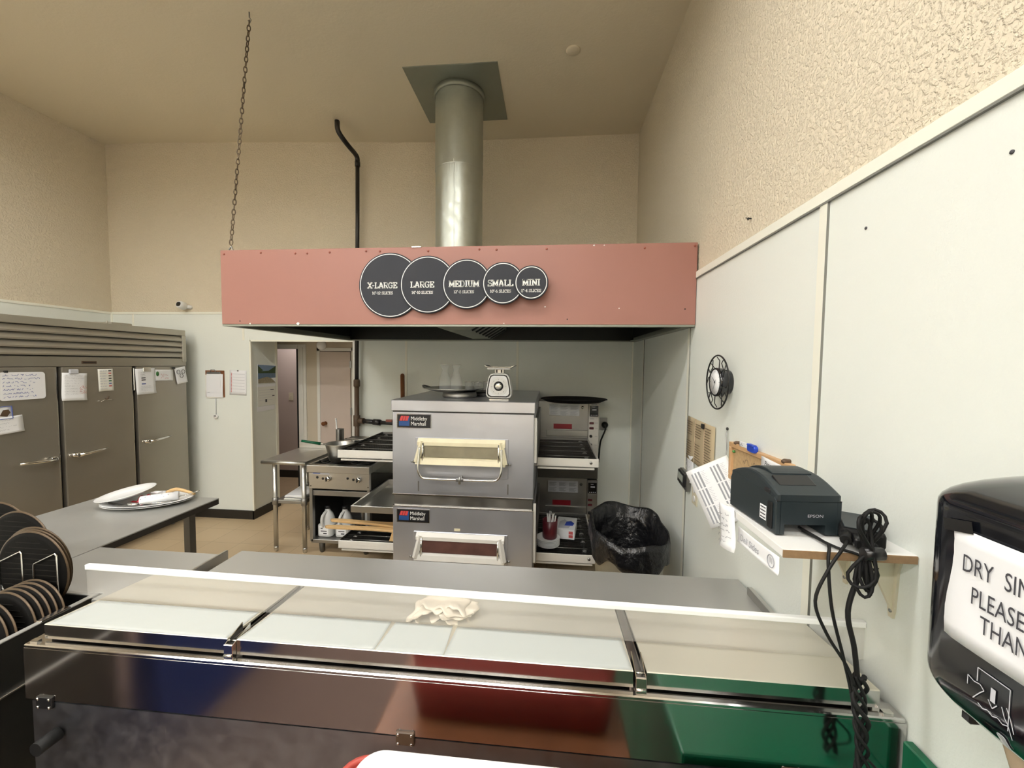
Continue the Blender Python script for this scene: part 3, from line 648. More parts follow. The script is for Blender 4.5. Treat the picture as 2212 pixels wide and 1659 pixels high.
mb = MB(); mb.tube([(FX + .0, 3.275, 1.46), (FX + .018, 3.275, 1.462), (FX + .03, 3.275, 1.482)], .007, 8); mb.build('lever', 'pipe_brown', t)
o, f, _ = sheet('checklist', 'white list with three black bars clipped to the right fridge door', 'list', fp(3.64, 1.605), U, Z_, .19, .255, 'paper', 2, curl=.02)
for i, (y, m, w_) in enumerate(((.03, 'ink', .075), (.01, 'ink', .075), (-.028, 'ink_blue', .085))):
    mb = MB(f); mb.box((-.045, y, .0075), (-.045 + w_, y + .010, .008)); mb.build('marker_bar', m, o)
lines(o, f, 3, -.05, .05, .085, .016, 'ink_grey', .003, .4, z=.008); lines(o, f, 5, -.055, .06, -.05, .014, 'ink_pale', .003, .5, z=.010, name='lower_text')
mb = MB(); mb.box((FX + .006, 3.605, 1.70), (FX + .02, 3.685, 1.742), .004, 1); mb.build('bulldog_clip', 'steel_bright', o)
o, f, _ = sheet('drawing', "child's drawing with a green tree on the right fridge door", 'drawing', fp(3.835, 1.66), U, Z_, .195, .115, 'paper', -1)
mb = MB(f); mb.lathe((-.075, .015, .005), [(.001, .0), (.016, .001), (.001, .002)], 'z', 12, sy=1.6); mb.build('green_tree', 'green_spot', o)
hand(o, f, 3, -.04, .10, .0, .018, .016, 'ink_red', .006, .0015, 'crayon_lines', 11)
o, f, _ = sheet('drawing', 'tilted drawing of three small faces at the right edge of the right fridge door', 'drawing', fp(4.02, 1.655), U, Z_, .125, .175, 'paper', 10, curl=.01, lift=.01)
mb = MB(f)
for x, y in ((-.028, .04), (.03, .035), (.0, -.005)):
    mb.tube([(x + .019*math.cos(a*PI/6), y + .022*math.sin(a*PI/6), .0145) for a in range(12)], .0022, 5, closed=True)
mb.build('face_outline', 'ink', o)
mb = MB(); mb.box((FX + .006, 3.925, 1.725), (FX + .018, 3.95, 1.745), .002, 1); mb.build('magnet', 'black_plastic', o)
# on the back wall beside the passage
YW = YB - .008
cb = thing('clipboard', (-3.80, YW, 1.555), 'brown clipboard with a thick pad of papers on the back wall', 'clipboard')
mb = MB(); mb.box((-3.915, YW - .005, 1.40), (-3.68, YW, 1.705), .003, 1); mb.build('board', 'wood_dark', cb)
f = frame((-3.80, YW - .012, 1.54), (1, 0, 0), (0, 0, 1))
for i, (dx, dy, rot, w_, h_) in enumerate(((-.008, -.012, 4, .205, .27), (.006, -.005, -2, .20, .265), (.0, .015, 1.5, .165, .19))):
    a = math.radians(rot); k = MB(f @ Matrix.Rotation(a, 4, 'Z')); k.box((dx - w_/2, dy - h_/2, -.004 + .004 * i), (dx + w_/2, dy + h_/2, -.001 + .004 * i)); k.build('paper', ('paper_warm', 'paper', 'paper')[i], cb)
mb = MB(f); 
for i in range(12): mb.box((-.085, .10 - .017 * i, .0034), (-.055, .104 - .017 * i, .0037))
mb.build('printed_text', 'ink_grey', cb)
mb = MB(); mb.box((-3.885, YW - .022, 1.665), (-3.715, YW - .012, 1.692), .004, 1); mb.tube([(-3.835, YW - .02, 1.685), (-3.82, YW - .03, 1.715), (-3.78, YW - .03, 1.715), (-3.765, YW - .02, 1.685)], .004, 6); mb.build('clip', 'grey_metal', cb)
t = thing('timer', (-3.79, YW, 1.19), 'round white timer hanging on a cord below the clipboard', 'timer')
mb = MB(); mb.lathe((-3.792, YW - .001, 1.178), [(.022, 0), (.026, -.006), (.026, -.016), (.02, -.022), (.001, -.023)], 'y', 22); mb.build('body', 'white_plastic', t)
mb = MB(); mb.box((-3.806, YW - .0245, 1.182), (-3.778, YW - .022, 1.192)); mb.build('display', 'ink', t)
mb = MB(); mb.tube([(-3.79, YW - .008, 1.40), (-3.791, YW - .008, 1.20)], .003, 6); mb.build('cord', 'ink_pale', t)
o, f, _ = sheet('form', 'white form with a red margin in a clear sleeve, right of the clipboard', 'sheet', (-3.515, YW - .001, 1.57), (1, 0, 0), Z_, .205, .28, 'paper', -2)
lines(o, f, 7, -.065, .085, .095, .034, 'ink_pale', .0035, .05, words=False); mb = MB(f)
for i in range(16): mb.box((-.085, .10 - .014 * i, .0055), (-.072, .107 - .014 * i, .006))
mb.build('red_margin', 'ink_red', o)
mb = MB(f); mb.box((-.012, .128, .004), (.008, .142, .010), .002, 1); mb.build('tack', 'grey_metal', o)
# calendar on the passage side wall
cal = thing('calendar', (OX0, 4.51, 1.55), 'wall calendar with a mountain lake photo on the passage side wall', 'calendar')
f = frame((OX0 + .003, 4.505, 1.667), U, Z_)
mb = MB(f); mb.mi = 0; mb.prism([(-.15, -.115), (.15, -.115), (.16, .10), (-.15, .115)], 0, .003, 'z')
mb.mi = 1; mb.prism([(-.148, .03), (-.148, .108), (.155, .095), (.15, .035)], .003, .0036, 'z')
mb.mi = 2; mb.prism([(-.148, .025), (-.148, .10), (-.06, .04)], .0036, .0042, 'z'); mb.prism([(.15, .02), (.157, .093), (.03, .035)], .0036, .0042, 'z'); mb.prism([(-.148, .01), (-.148, .033), (.15, .037), (.15, .005)], .004, .0046, 'z')
mb.mi = 3; mb.prism([(-.148, -.06), (-.148, .012), (.15, .008), (.15, -.05)], .003, .0042, 'z')
mb.mi = 4; mb.prism([(-.148, -.11), (-.148, -.06), (.0, -.035), (.08, -.06), (.148, -.11)], .0042, .005, 'z')
mb.build('photo', ['paper', 'photo_sky', 'photo_tree', 'photo_water', 'photo_rock'], cal)
f = frame((OX0 + .003, 4.50, 1.415), U, Z_)
mb = MB(f); mb.box((-.155, -.125, 0), (.15, .125, .003)); mb.build('date_page', 'paper_warm', cal)
mb = MB(f); mb.box((-.155, .10, .003), (.15, .13, .006)); mb.build('binding', 'paper', cal)
mb = MB(f); mb.mi = 0
for i in range(5): mb.box((-.13, .06 - .03 * i, .003), (.10, .0625 - .03 * i, .0036))
mb.mi = 1; mb.box((-.03, -.085, .003), (.0, -.05, .0038)); mb.box((.06, .055, .003), (.12, .062, .0038)); mb.box((.09, -.02, .003), (.13, -.01, .0038)); mb.build('printed_text', ['ink_pale', 'ink'], cal)
mb = MB(f); mb.box((-.165, -.185, .002), (.13, -.128, .0045)); mb.build('next_page', 'paper', cal)
# ------------------------------------------------------------------ small steel table left of the range
TX0, TX1, TY0, TY1, TZ = -2.69, -2.25, 3.50, 4.10, .885
t = thing('work_table', (-2.47, 3.8, 0), 'narrow stainless table with an undershelf, left of the range', 'table')
mb = MB(); mb.box((TX0, TY0 + .02, TZ - .035), (TX1, TY1, TZ), .003, 1); mb.tube([(TX0, TY0 + .018, TZ - .018), (TX1, TY0 + .018, TZ - .018)], .018, 14); mb.build('tabletop', 'steel', t)
mb = MB(); mb.box((TX0, TY1 - .012, TZ), (TX1, TY1, TZ + .05), .003, 1); mb.build('back_lip', 'steel', t)
for x in (TX0 + .105, TX1 - .045):
    for y in (TY0 + .05, TY1 - .05):
        mb = MB(); mb.tube([(x, y, .03), (x, y, TZ - .03)], .0205, 16); mb.lathe((x, y, 0), [(.014, 0), (.0195, .02), (.021, .05)], 'z', 14); lg = mb.build('leg', 'steel', t)
        mb = MB(); mb.lathe((x, y, .49), [(.0215, -.035), (.027, -.03), (.027, .03), (.0215, .035)], 'z', 14); mb.build('shelf_collar', 'steel_dull', lg)
mb = MB(); mb.box((TX0 + .105, TY0 + .05, .465), (TX1 - .045, TY1 - .05, .50), .006, 2); mb.build('undershelf', 'steel_dull', t)
for i, (dx, rot, m, z) in enumerate(((0.0, 4, 'paper_warm', .505), (.02, -6, 'ink_grey', .519), (.0, 8, 'paper', .533))):
    o = thing('folder', (-2.42, 3.72, z), ('lowest cream folder in the stack on the small table undershelf', 'grey folder in the middle of the stack on the undershelf', 'topmost white folder of the stack on the undershelf')[i], 'folder', 'folders on the undershelf')
    k = MB(rotz((-2.42 + dx, 3.72, z), rot)); k.box((-.10, -.15, -.005), (.10, .15, .004), .001, 1); k.build('cover', m, o)
    k = MB(rotz((-2.42 + dx, 3.72, z), rot)); k.box((-.096, -.147, .004), (.096, .147, .008)); k.build('pages', m if m != 'ink_grey' else 'paper_warm', o)
o = thing('box', (-2.40, 4.0, .50), 'small white carton behind the folders on the undershelf', 'box')
k = MB(); k.box((-2.44, 3.93, .50), (-2.32, 4.03, .57), .002, 1); k.build('carton', 'paper', o); k = MB(); k.box((-2.445, 3.925, .57), (-2.315, 4.035, .578)); k.build('lid', 'white_plastic', o)
# ------------------------------------------------------------------ two burner range on an open cabinet
RX0, RX1, RY0, RY1, RZ = -2.235, -1.63, 3.50, 4.12, .865
rg = thing('gas_range', (-1.93, 3.8, 0), 'low stainless gas range with open burners, left of the ovens', 'range')
mb = MB(); mb.box((RX0, RY0, RZ - .075), (RX1, RY0 + .07, RZ - .008), .004, 1); mb.box((RX0, RY0 + .07, RZ - .075), (RX0 + .02, RY1, RZ - .01)); mb.box((RX1 - .02, RY0 + .07, RZ - .075), (RX1, RY1, RZ - .01)); mb.build('top_rim', 'steel', rg)
mb = MB(); mb.box((RX0 + .02, RY0 + .07, RZ - .06), (RX1 - .02, RY1, RZ - .045)); mb.build('drip_tray', 'cast_iron', rg)
for cx in (-2.08, -1.785):
    for cy in (3.71, 3.97):
        mb = MB()
        mb.tube([(cx + .11*math.cos(a*PI/8), cy + .11*math.sin(a*PI/8), RZ - .012) for a in range(16)], .007, 6, closed=True)
        for a in range(6):
            q = a * PI / 3 + .3; mb.tube([(cx + .05*math.cos(q), cy + .05*math.sin(q), RZ - .004), (cx + .14*math.cos(q), cy + .125*math.sin(q), RZ - .006)], .0065, 6)
        mb.lathe((cx, cy, RZ - .046), [(.05, 0), (.05, .015), (.03, .024), (.001, .024)], 'z', 16)
        mb.build('burner_grate', 'cast_iron', rg)
mb = MB(); mb.box((RX0 + .012, RY0 + .015, .635), (RX1 - .005, RY0 + .05, RZ - .075), .003, 1); cp = mb.build('control_panel', 'steel', rg)
for x in (-2.03, -1.735):
    mb = MB(); mb.lathe((x, RY0 + .015, .735), [(.026, .0), (.027, -.012), (.020, -.026), (.001, -.028)], 'y', 20); kn = mb.build('knob', 'steel_bright', cp)
    mb = MB(); mb.box((x - .012, RY0 - .022, .715), (x - .002, RY0 - .012, .755), .003, 1); mb.build('pointer', 'black_plastic', kn)
    for dx, dz in ((-.11, .008), (-.055, -.002)):
        mb = MB(); mb.lathe((x + dx, RY0 + .0155, .735 + dz), [(.012, .001), (.012, -.002), (.001, -.002)], 'y', 16); mb.build('plug', 'dark_gap', cp)
for x, z in ((-2.205, .66), (-1.65, .665)):
    mb = MB(); mb.lathe((x, RY0 + .0155, z), [(.005, .001), (.005, -.002), (.001, -.002)], 'y', 10); mb.build('screw', 'dark_gap', cp)
mb = MB(); mb.box((-2.195, RY0 + .013, .772), (-2.02, RY0 + .016, .79)); mb.build('maker_label', 'ink_pale', cp)
mb = MB(); mb.box((-2.18, RY0 + .0125, .777), (-2.11, RY0 + .0135, .786)); mb.build('label_lettering', 'ink_blue', cp)
mb = MB()
mb.box((RX0 + .012, RY0 + .02, .13), (RX0 + .04, RY0 + .06, .635)); mb.box((RX1 - .033, RY0 + .02, .13), (RX1 - .005, RY0 + .06, .635)); mb.box((RX0 + .04, RY0 + .03, .565), (RX1 - .033, RY0 + .06, .615), .003, 1)
mb.build('cabinet_frame', 'steel_dull', rg)
mb = MB(); mb.box((RX0 + .012, RY0 + .06, .13), (RX0 + .02, RY1, .635)); mb.box((RX1 - .013, RY0 + .06, .13), (RX1 - .005, RY1, .635)); mb.box((RX0 + .02, RY1 - .01, .13), (RX1 - .013, RY1, .635)); mb.box((RX0 + .02, RY0 + .06, .62), (RX1 - .013, RY1 - .01, .635)); mb.build('cabinet_lining', 'steel_dark', rg)
mb = MB(); mb.box((RX0 + .02, RY0 + .02, .115), (RX1 - .013, RY1 - .01, .15), .004, 1); mb.build('bottom_shelf', 'steel_dull', rg)
for x in (RX0 + .09, RX1 - .08):
    for y in (RY0 + .09, RY1 - .08):
        mb = MB(); mb.lathe((x, y, 0), [(.016, 0), (.022, .012), (.024, .03), (.03, .118)], 'z', 14); mb.build('leg', 'steel_dark', rg)
# jugs on the range's bottom shelf
def jug(loc, label):
    t = thing('jug', loc, label, 'jug', 'white jugs under the range'); x, y, z = loc; k = MB()
    k.prism(rrect(.145, .145, .035, 5, x, y), z, z + .115, 'z', .012)
    k.lathe((x, y, z + .11), [(.066, 0), (.064, .05), (.045, .10), (.024, .125), (.022, .15)], 'z', 24, cap=False); k.build('body', 'jug', t)
    k = MB(); k.tube(smooth_path([(x - .005, y - .068, z + .10), (x - .012, y - .085, z + .15), (x - .008, y - .075, z + .205), (x, y - .02, z + .232)], 5), .013, 10); k.build('handle', 'jug', t)
    k = MB(); k.lathe((x, y, z + .255), [(.026, 0), (.026, .022), (.02, .026), (.001, .026)], 'z', 18); k.build('cap', 'black_plastic', t)
    k = MB(); k.box((x - .045, y - .0738, z + .025), (x + .045, y - .0722, z + .105)); lb = k.build('paper_label', 'paper', t)
    k = MB(); k.box((x - .03, y - .0745, z + .08), (x - .01, y - .0735, z + .09)); k.box((x - .03, y - .0745, z + .055), (x + .03, y - .0735, z + .063)); k.box((x - .005, y - .0745, z + .03), (x + .03, y - .0735, z + .042)); k.build('label_text', 'ink', lb)
    return t
j1 = jug((-2.115, 3.64, .152), 'white jug with a paper label, left one under the range')
j2 = dup(j1, (-1.945, 3.65, .152), 'white jug with a paper label, right one under the range')
t = thing('pitcher', (-1.83, 3.90, .152), 'pale open pitcher at the back under the range', 'pitcher')
k = MB(); k.lathe((-1.83, 3.90, .152), [(.06, 0), (.065, .01), (.078, .27), (.082, .275), (.074, .27), (.06, .02), (.001, .015)], 'z', 24, cap=False); k.build('body', 'jug', t)
k = MB(); k.tube(smooth_path([(-1.75, 3.88, .41), (-1.72, 3.87, .40), (-1.72, 3.87, .28), (-1.755, 3.88, .24)], 4), .01, 8); k.build('handle', 'jug', t)
# saucepan and the things at the back of the range
PZ = RZ
sp = thing('saucepan', (-2.04, 3.70, PZ), 'steel saucepan with a green handle on the front left burner', 'saucepan')
k = MB(); k.lathe((-2.02, 3.70, PZ), [(.085, .0), (.092, .006), (.128, .16), (.134, .166), (.128, .168), (.122, .16), (.088, .012), (.001, .01)], 'z', 36, cap=False); k.lathe((-2.02, 3.70, PZ), [(.001, 0), (.085, 0)], 'z', 36, cap=False); k.build('pan_body', 'steel', sp)
k = MB(); k.tube([(-2.14, 3.66, PZ + .158), (-2.19, 3.64, PZ + .168)], .009, 8); k.build('handle_tang', 'steel', sp)
k = MB(); k.tube([(-2.18, 3.645, PZ + .166), (-2.345, 3.60, PZ + .198)], .014, 10, r_end=.011); k.build('grip', 'green_laminate', sp)
sp2 = thing('frying_pan', (-1.97, 3.97, PZ), 'wide dark frying pan on the rear burner behind the saucepan', 'frying pan')
k = MB(); k.lathe((-1.93, 3.97, PZ), [(.001, 0), (.11, 0), (.155, .045), (.16, .047), (.156, .05), (.11, .008), (.001, .006)], 'z', 36, cap=False); k.build('pan_body', 'steel_dark', sp2)
k = MB(); k.tube([(-2.07, 3.9, PZ + .045), (-2.20, 3.84, PZ + .07)], .011, 8); k.build('grip', 'black_plastic', sp2)
sp3 = thing('mixing_bowl', (-1.89, 3.98, PZ + .05), 'shallow steel bowl standing in the frying pan', 'bowl')
k = MB(); k.lathe((-1.89, 3.99, PZ + .010), [(.001, 0), (.07, .0), (.125, .11), (.133, .112), (.126, .115), (.07, .008), (.001, .006)], 'z', 36, cap=False); k.build('bowl', 'steel', sp3)
k = MB(); k.lathe((-1.89, 3.99, PZ + .010), [(.133, .109), (.137, .112), (.133, .116)], 'z', 36, cap=False); k.build('rim', 'steel_bright', sp3)
sp5 = thing('baking_sheet', (-1.86, 4.07, PZ + .12), 'steel baking sheet lying across the back of the range', 'baking sheet')
k = MB(); k.box((-2.13, 4.0, PZ + .135), (-1.70, 4.15, PZ + .140)); k.build('sheet', 'steel', sp5)
k = MB(); k.tube([(-2.13, 4.0, PZ + .145), (-1.70, 4.0, PZ + .145), (-1.70, 4.15, PZ + .145), (-2.13, 4.15, PZ + .145)], .006, 8, closed=True); k.build('rolled_edge', 'steel_bright', sp5)
k = MB()
for x in (-2.09, -1.74): k.tube([(x, 4.08, PZ - .01), (x, 4.08, PZ + .136)], .008, 8)
k.build('foot_stand', 'steel_dull', sp5)
sp4 = thing('utensil_can', (-2.175, 4.03, PZ), 'tall steel can holding a white stick, behind the saucepan', 'can')
k = MB(); k.lathe((-2.195, 4.03, PZ - .01), [(.04, 0), (.04, .255), (.042, .258), (.036, .257), (.036, .01), (.001, .01)], 'z', 24, cap=False); k.build('can_body', 'steel_dull', sp4)
wk = thing('stirring_stick', (-2.22, 4.03, PZ), 'white plastic stick standing in the steel can behind the saucepan', 'stick')
k = MB(); k.tube([(-2.21, 4.03, PZ + .005), (-2.235, 4.025, PZ + .35)], .007, 8); k.build('shaft', 'white_plastic', wk); k = MB(); k.sphere((-2.236, 4.025, PZ + .352), .010, 10); k.build('knob_end', 'white_plastic', wk)
# ------------------------------------------------------------------ two stacked conveyor ovens
OVX0, OVX1, OVY0, OVY1 = -1.152, -.106, 2.86, 4.12
def conveyor(parent, x0, x1, y0, y1, z, dirn):
    """x0 = inner end, x1 = outer end; rails front and back, wire belt between"""
    out = x1; k = MB(); lo, hi = min(x0, x1), max(x0, x1)
    k.box((lo, y0, z - .045), (hi, y0 + .012, z + .018), .003, 1); k.box((lo, y0, z - .045), (hi, y0 + .03, z - .041))
    k.box((min(lo + .02, hi), y0 + .012, z - .072), (hi - .03, y0 + .03, z - .056), .003, 1)
    k.build('front_rail', 'enamel_white', parent)
    k = MB(); k.box((lo, y1 - .012, z - .045), (hi, y1, z + .018), .003, 1); k.build('back_rail', 'steel_dull', parent)
    k = MB(); e = .012 * (1 if out > x0 else -1)
    k.box((out - e, y0 + .012, z - .045), (out, y1 - .012, z + .018), .003, 1); k.build('end_rail', 'enamel_white' if dirn > 0 else 'steel_dark', parent)
    if dirn > 0:
        k = MB(); k.lathe((out - .06, y0, z - .013), [(.011, .001), (.011, -.003), (.001, -.003)], 'y', 16); k.build('rail_bolt', 'grey_metal', parent)
    k = MB(); n = int((hi - lo) / .022)
    for i in range(n + 1):
        x = lo + .006 + (hi - lo - .012) * i / n; k.box((x - .0018, y0 + .02, z - .006), (x + .0018, y1 - .02, z - .002))
    m = 36
    for j in range(m + 1):
        y = y0 + .03 + (y1 - y0 - .06) * j / m; k.box((lo, y - .0014, z - .004 + (.002 if j % 2 else 0)), (hi, y + .0014, z + .001 + (.002 if j % 2 else 0)))
    k.build('wire_belt', 'belt', parent)
    k = MB()
    for j in range(4):
        y = y0 + (y1 - y0) * (.16 + .215 * j); k.tube([(lo, y, z + .004), (hi - .06 if dirn > 0 else hi, y, z + .004)], .0035, 6)
    for j in range(5):
        k.lathe((out - .085 * (1 if dirn > 0 else -1), y0 + (y1 - y0) * (.11 + .19 * j), z - .012), [(.018, 0), (.022, .004), (.022, .02), (.018, .024)], 'y', 12)
    k.tube([(out - .085 * (1 if dirn > 0 else -1), y0 + .015, z - .012), (out - .085 * (1 if dirn > 0 else -1), y1 - .015, z - .012)], .006, 8)
    k.build('drive_rods', 'grey_metal', parent)
    k = MB(); k.box((lo, y0 + .03, z - .046), (hi, y1 - .012, z - .043)); k.build('crumb_tray', 'steel_dark', parent)
def badge(parent, x0, z0, w_, h_):
    y = OVY0 - .002; f = frame((x0, y, z0), (1, 0, 0), (0, 0, 1))
    k = MB(f); k.box((0, 0, 0), (w_, h_, .003), .001, 1); b = k.build('badge', 'steel_bright', parent)
    k = MB(f); k.box((.006, .006, .0025), (w_ - .006, h_ - .006, .0042)); k.build('badge_plate', 'badge_black', b)
    s = h_ / .107
    k = MB(f); k.mi = 0; k.prism([(.022*s, .055*s), (.035*s, .09*s), (.095*s, .09*s), (.085*s, .055*s)], .0042, .0052, 'z'); k.mi = 1; k.prism([(.018*s, .018*s), (.02*s, .052*s), (.085*s, .052*s), (.092*s, .088*s), (.100*s, .088*s), (.097*s, .018*s)], .0042, .0050, 'z')
    k.mi = 2
    for x in (.045, .064): bar2(k, x*s, .056*s, (x + .009)*s, .089*s, .003*s, .0054)
    k.build('emblem', ['badge_red', 'badge_blue', 'badge_black'], b)
    k = MB(f); text_into(k, 'Middleby', .108*s, .06*s, .040*s, .0046, wide=.84); text_into(k, 'Marshall', .108*s, .022*s, .040*s, .0046, wide=.86); k.build('badge_lettering', 'white_ink', b)
def window(parent, x0, x1, z0, z1, m_frame, m_glass, handle):
    """hinged viewing window with a sloping frame; z0 bottom, z1 top"""
    y = OVY0; k = MB()
    k.box((x0 - .012, y - .006, z0 - .10), (x1 + .012, y + .004, z1), .002, 1); wp = k.build('window_panel', 'steel_oven', parent)
    k = MB(); h = z1 - z0
    k.prism([(y - .004, z1 - .002), (y - .03, z1 - .03), (y - .03, z1 - .055), (y - .004, z1 - .055)], x0 + .01, x1 - .01, 'x', .002)
    k.prism([(y - .004, z0 + .06), (y - .05, z0 + .035), (y - .06, z0 + .0), (y - .004, z0 - .0)], x0 + .005, x1 - .005, 'x', .002)
    for a, b in ((x0 + .045, x0 + .012), (x1 - .045, x1 - .012)):
        k.tube([(a, y - .018, z1 - .025), (b, y - .050, z0 + .012)], .022, 4, smooth=False)
    wf = k.build('window_frame', m_frame, parent)
    k = MB(); k.prism([(y - .012, z0 + .05), (y - .034, z0 + .05), (y - .022, z1 - .05), (y - .008, z1 - .05)], x0 + .04, x1 - .04, 'x'); k.build('window_glass', m_glass, wf)
    for x in (x0 + .055, x1 - .055):
        k = MB(); k.tube([(x, y - .046, z0 + .02), (x, y - .03, z1 - .035)], .008, 8); k.build('frame_rod', 'steel_bright', wf)
    k = MB()
    for x, sg in ((x0 - .005, -1), (x1 + .005, 1)): k.tube([(x - sg*.02, y - .03, z0 + .012), (x + sg*.012, y - .03, z0 + .012)], .011, 10); k.tube([(x + sg*.012, y - .03, z0 + .012), (x + sg*.03, y - .03, z0 + .012)], .007, 8)
    k.build('pivot_bolt', 'grey_metal', wf)
    if handle:
        k = MB(); a, b = x0 + .035, x1 - .035; yy = y - .075
        k.tube(smooth_path([(a, y - .045, z0 + .12), (a - .004, yy + .012, z0 + .03), (a - .002, yy, z0 - .04), (a + .025, yy, z0 - .088), (a + .09, yy, z0 - .098), ((a+b)/2, yy, z0 - .098), (b - .09, yy, z0 - .098), (b - .025, yy, z0 - .088), (b + .002, yy, z0 - .04), (b + .004, yy + .012, z0 + .03), (b, y - .045, z0 + .12)], 6), .0085, 10)
        hd = k.build('handle', 'steel_bright', wf)
        k = MB(); k.box((-.655, yy - .012, z0 - .11), (-.60, yy + .012, z0 - .088), .004, 1); k.tube([(-.627, yy - .01, z0 - .125), (-.627, yy - .01, z0 - .075)], .009, 8); k.tube([(-.627, yy, z0 - .10), (-.627, OVY0, z0 - .09)], .007, 8); k.build('handle_clamp', 'grey_metal', hd)
def housing(parent, zb, zt, lit=True):  # with lit off, darker part colours stand in for shade
    """machine housing behind the right conveyor with its control strip"""
    y0, y1 = 3.985, 4.245
    k = MB(); k.box((OVX1, y0, zb), (.385, y1, zt), .004, 1); k.box((OVX1, 3.0, zb), (OVX1 + .022, y0, zt - .06)); h = k.build('housing', 'steel_dull', parent)
    k = MB(); k.box((.385, y0 - .004, zb - .22), (.485, y1, zt - .012), .004, 1); cs = k.build('control_strip', 'enamel_white' if lit else 'steel_dull', parent)
    k = MB(); k.box((.0, y0 - .003, zt - .145), (.295, y0, zt - .03), .001, 1); lb = k.build('instruction_plate', 'paper' if lit else 'ink_pale', h)
    k = MB()
    for cx in (.05, .147, .245):
        for r_ in range(2):
            for q in range(5): k.box((cx - .038, y0 - .0042, zt - .05 - .052*r_ - .008*q), (cx + .034 - .012*(q % 3), y0 - .003, zt - .046 - .052*r_ - .008*q))
    k.build('printed_text', 'ink_grey' if not lit else 'ink_pale', lb)
    k = MB(); k.box((.045, y0 - .003, zt - .275), (.225, y0, zt - .225), .001, 1); k.build('red_label', 'label_red', h)
    k = MB(); k.box((-.025, y0 - .012, zt - .345), (.38, y0, zt - .285), .003, 1); k.build('belt_guard', 'steel', h)
    k = MB(); k.lathe((.325, y0, zt - .06), [(.014, .001), (.014, -.003), (.001, -.004)], 'y', 16); k.build('plug', 'steel_bright' if lit else 'steel_dark', h)
    k = MB(); k.box((.395, y0 - .009, zt - .145), (.478, y0 - .004, zt - .04), .002, 1); dp = k.build('display', 'black_gloss', cs)
    k = MB()
    for i in range(4): k.box((.405 + .018*i, y0 - .0105, zt - .138), (.415 + .018*i, y0 - .009, zt - .128))
    k.box((.42, y0 - .0105, zt - .056), (.446, y0 - .009, zt - .05)); k.box((.418, y0 - .0105, zt - .085), (.46, y0 - .009, zt - .072)); k.build('keypad', 'ink_pale', dp)
    for q in (.20, .25):
        k = MB(); k.box((.394, y0 - .014, zt - q - .022), (.436, y0 - .004, zt - q), .003, 1); k.build('rocker_switch', 'maroon', cs)
    for q in (.34, .425):
        k = MB(); k.lathe((.41, y0 - .004, zt - q), [(.014, 0), (.014, -.012), (.008, -.02), (.001, -.021)], 'y', 14); k.build('dial', 'black_plastic', cs)
    k = MB()
    for q in (.208, .258, .34, .425): k.box((.448, y0 - .0052, zt - q - .003), (.474, y0 - .0038, zt - q))
    k.box((.40, y0 - .0052, zt - .172), (.44, y0 - .0038, zt - .166)); k.box((.41, y0 - .0052, zt - .03), (.465, y0 - .0038, zt - .024)); k.build('printed_text', 'ink_grey', cs)
ov = thing('conveyor_oven', (-.63, 3.4, .80), 'upper stainless conveyor oven of the stack, window with a wire handle', 'pizza oven')
k = MB(); k.box((OVX0, OVY0, .845), (OVX1, OVY1, 1.458), .004, 1); k.build('body', 'steel_oven', ov)
k = MB(); k.box((OVX0 - .006, OVY0 - .010, 1.465), (OVX1 + .006, OVY1, 1.545), .004, 1); k.build('top_cover', 'steel_oven', ov)
k = MB(); k.box((OVX0 + .004, OVY0 - .001, 1.457), (OVX1 - .004, OVY1 - .02, 1.466)); k.build('top_gap', 'dark_gap', ov)
k = MB(); k.box((OVX0 - .003, OVY0 - .004, .835), (OVX1 + .003, OVY0 + .05, .847), .002, 1); k.build('lower_lip', 'steel_bright', ov)
for x in (-.955, -.29):
    k = MB(); k.box((x - .004, OVY0 - .0012, .87), (x + .004, OVY0, .945)); k.build('panel_dent', 'steel_dull', ov)
badge(ov, -1.118, 1.337, .262, .107)
window(ov, -.965, -.300, 1.085, 1.272, 'enamel_cream', 'oven_glass', True)
conveyor(ov, OVX0, -1.712, 3.10, 3.98, 1.085, -1); conveyor(ov, OVX1, .385, 3.10, 3.98, 1.075, 1)
housing(ov, 1.06, 1.455)
k = MB(); k.box((OVX1, 2.89, 1.10), (OVX1 + .02, 2.905, 1.43), .002, 1); k.build('door_edge', 'enamel_white', ov)
lo_ = thing('conveyor_oven', (-.63, 3.4, 0), 'lower stainless conveyor oven of the stack, window without a handle', 'pizza oven')
k = MB(); k.box((OVX0, OVY0, .15), (OVX1, OVY1, .755), .004, 1); k.build('body', 'steel_oven', lo_)
k = MB(); k.box((OVX0 + .008, OVY0 + .012, .755), (OVX1 - .008, OVY1, .836)); k.build('stacking_band', 'steel_dull', lo_)
k = MB(); k.box((OVX0 - .003, OVY0 - .003, .748), (OVX1 + .003, OVY0 + .04, .756), .002, 1); k.build('upper_lip', 'steel_bright', lo_)
for x in (OVX0 + .1, OVX1 - .1):
    for y in (OVY0 + .12, OVY1 - .12):
        k = MB(); k.lathe((x, y, 0), [(.03, 0), (.035, .02), (.035, .151)], 'z', 16); k.build('leg', 'steel_dull', lo_)
badge(lo_, -1.12, .632, .25, .102)
window(lo_, -.978, -.300, .375, .568, 'enamel_white', 'oven_glass_red', False)
k = MB(); k.box((-.685, OVY0 - .0016, .582), (-.64, OVY0, .60)); k.build('yellow_label', 'enamel_cream', lo_)
conveyor(lo_, OVX0, -1.715, 3.10, 3.485, .332, -1); conveyor(lo_, OVX1, .385, 3.10, 3.98, .318, 1)
housing(lo_, .30, .69, False)
k = MB(); k.box((OVX1 + .002, 3.99, .69), (.485, 4.23, .84)); k.build('machine_bay', 'steel_dark', lo_)
k = MB(); k.box((OVX1, 2.89, .36), (OVX1 + .02, 2.905, .80), .002, 1); k.build('door_edge', 'enamel_white', lo_)
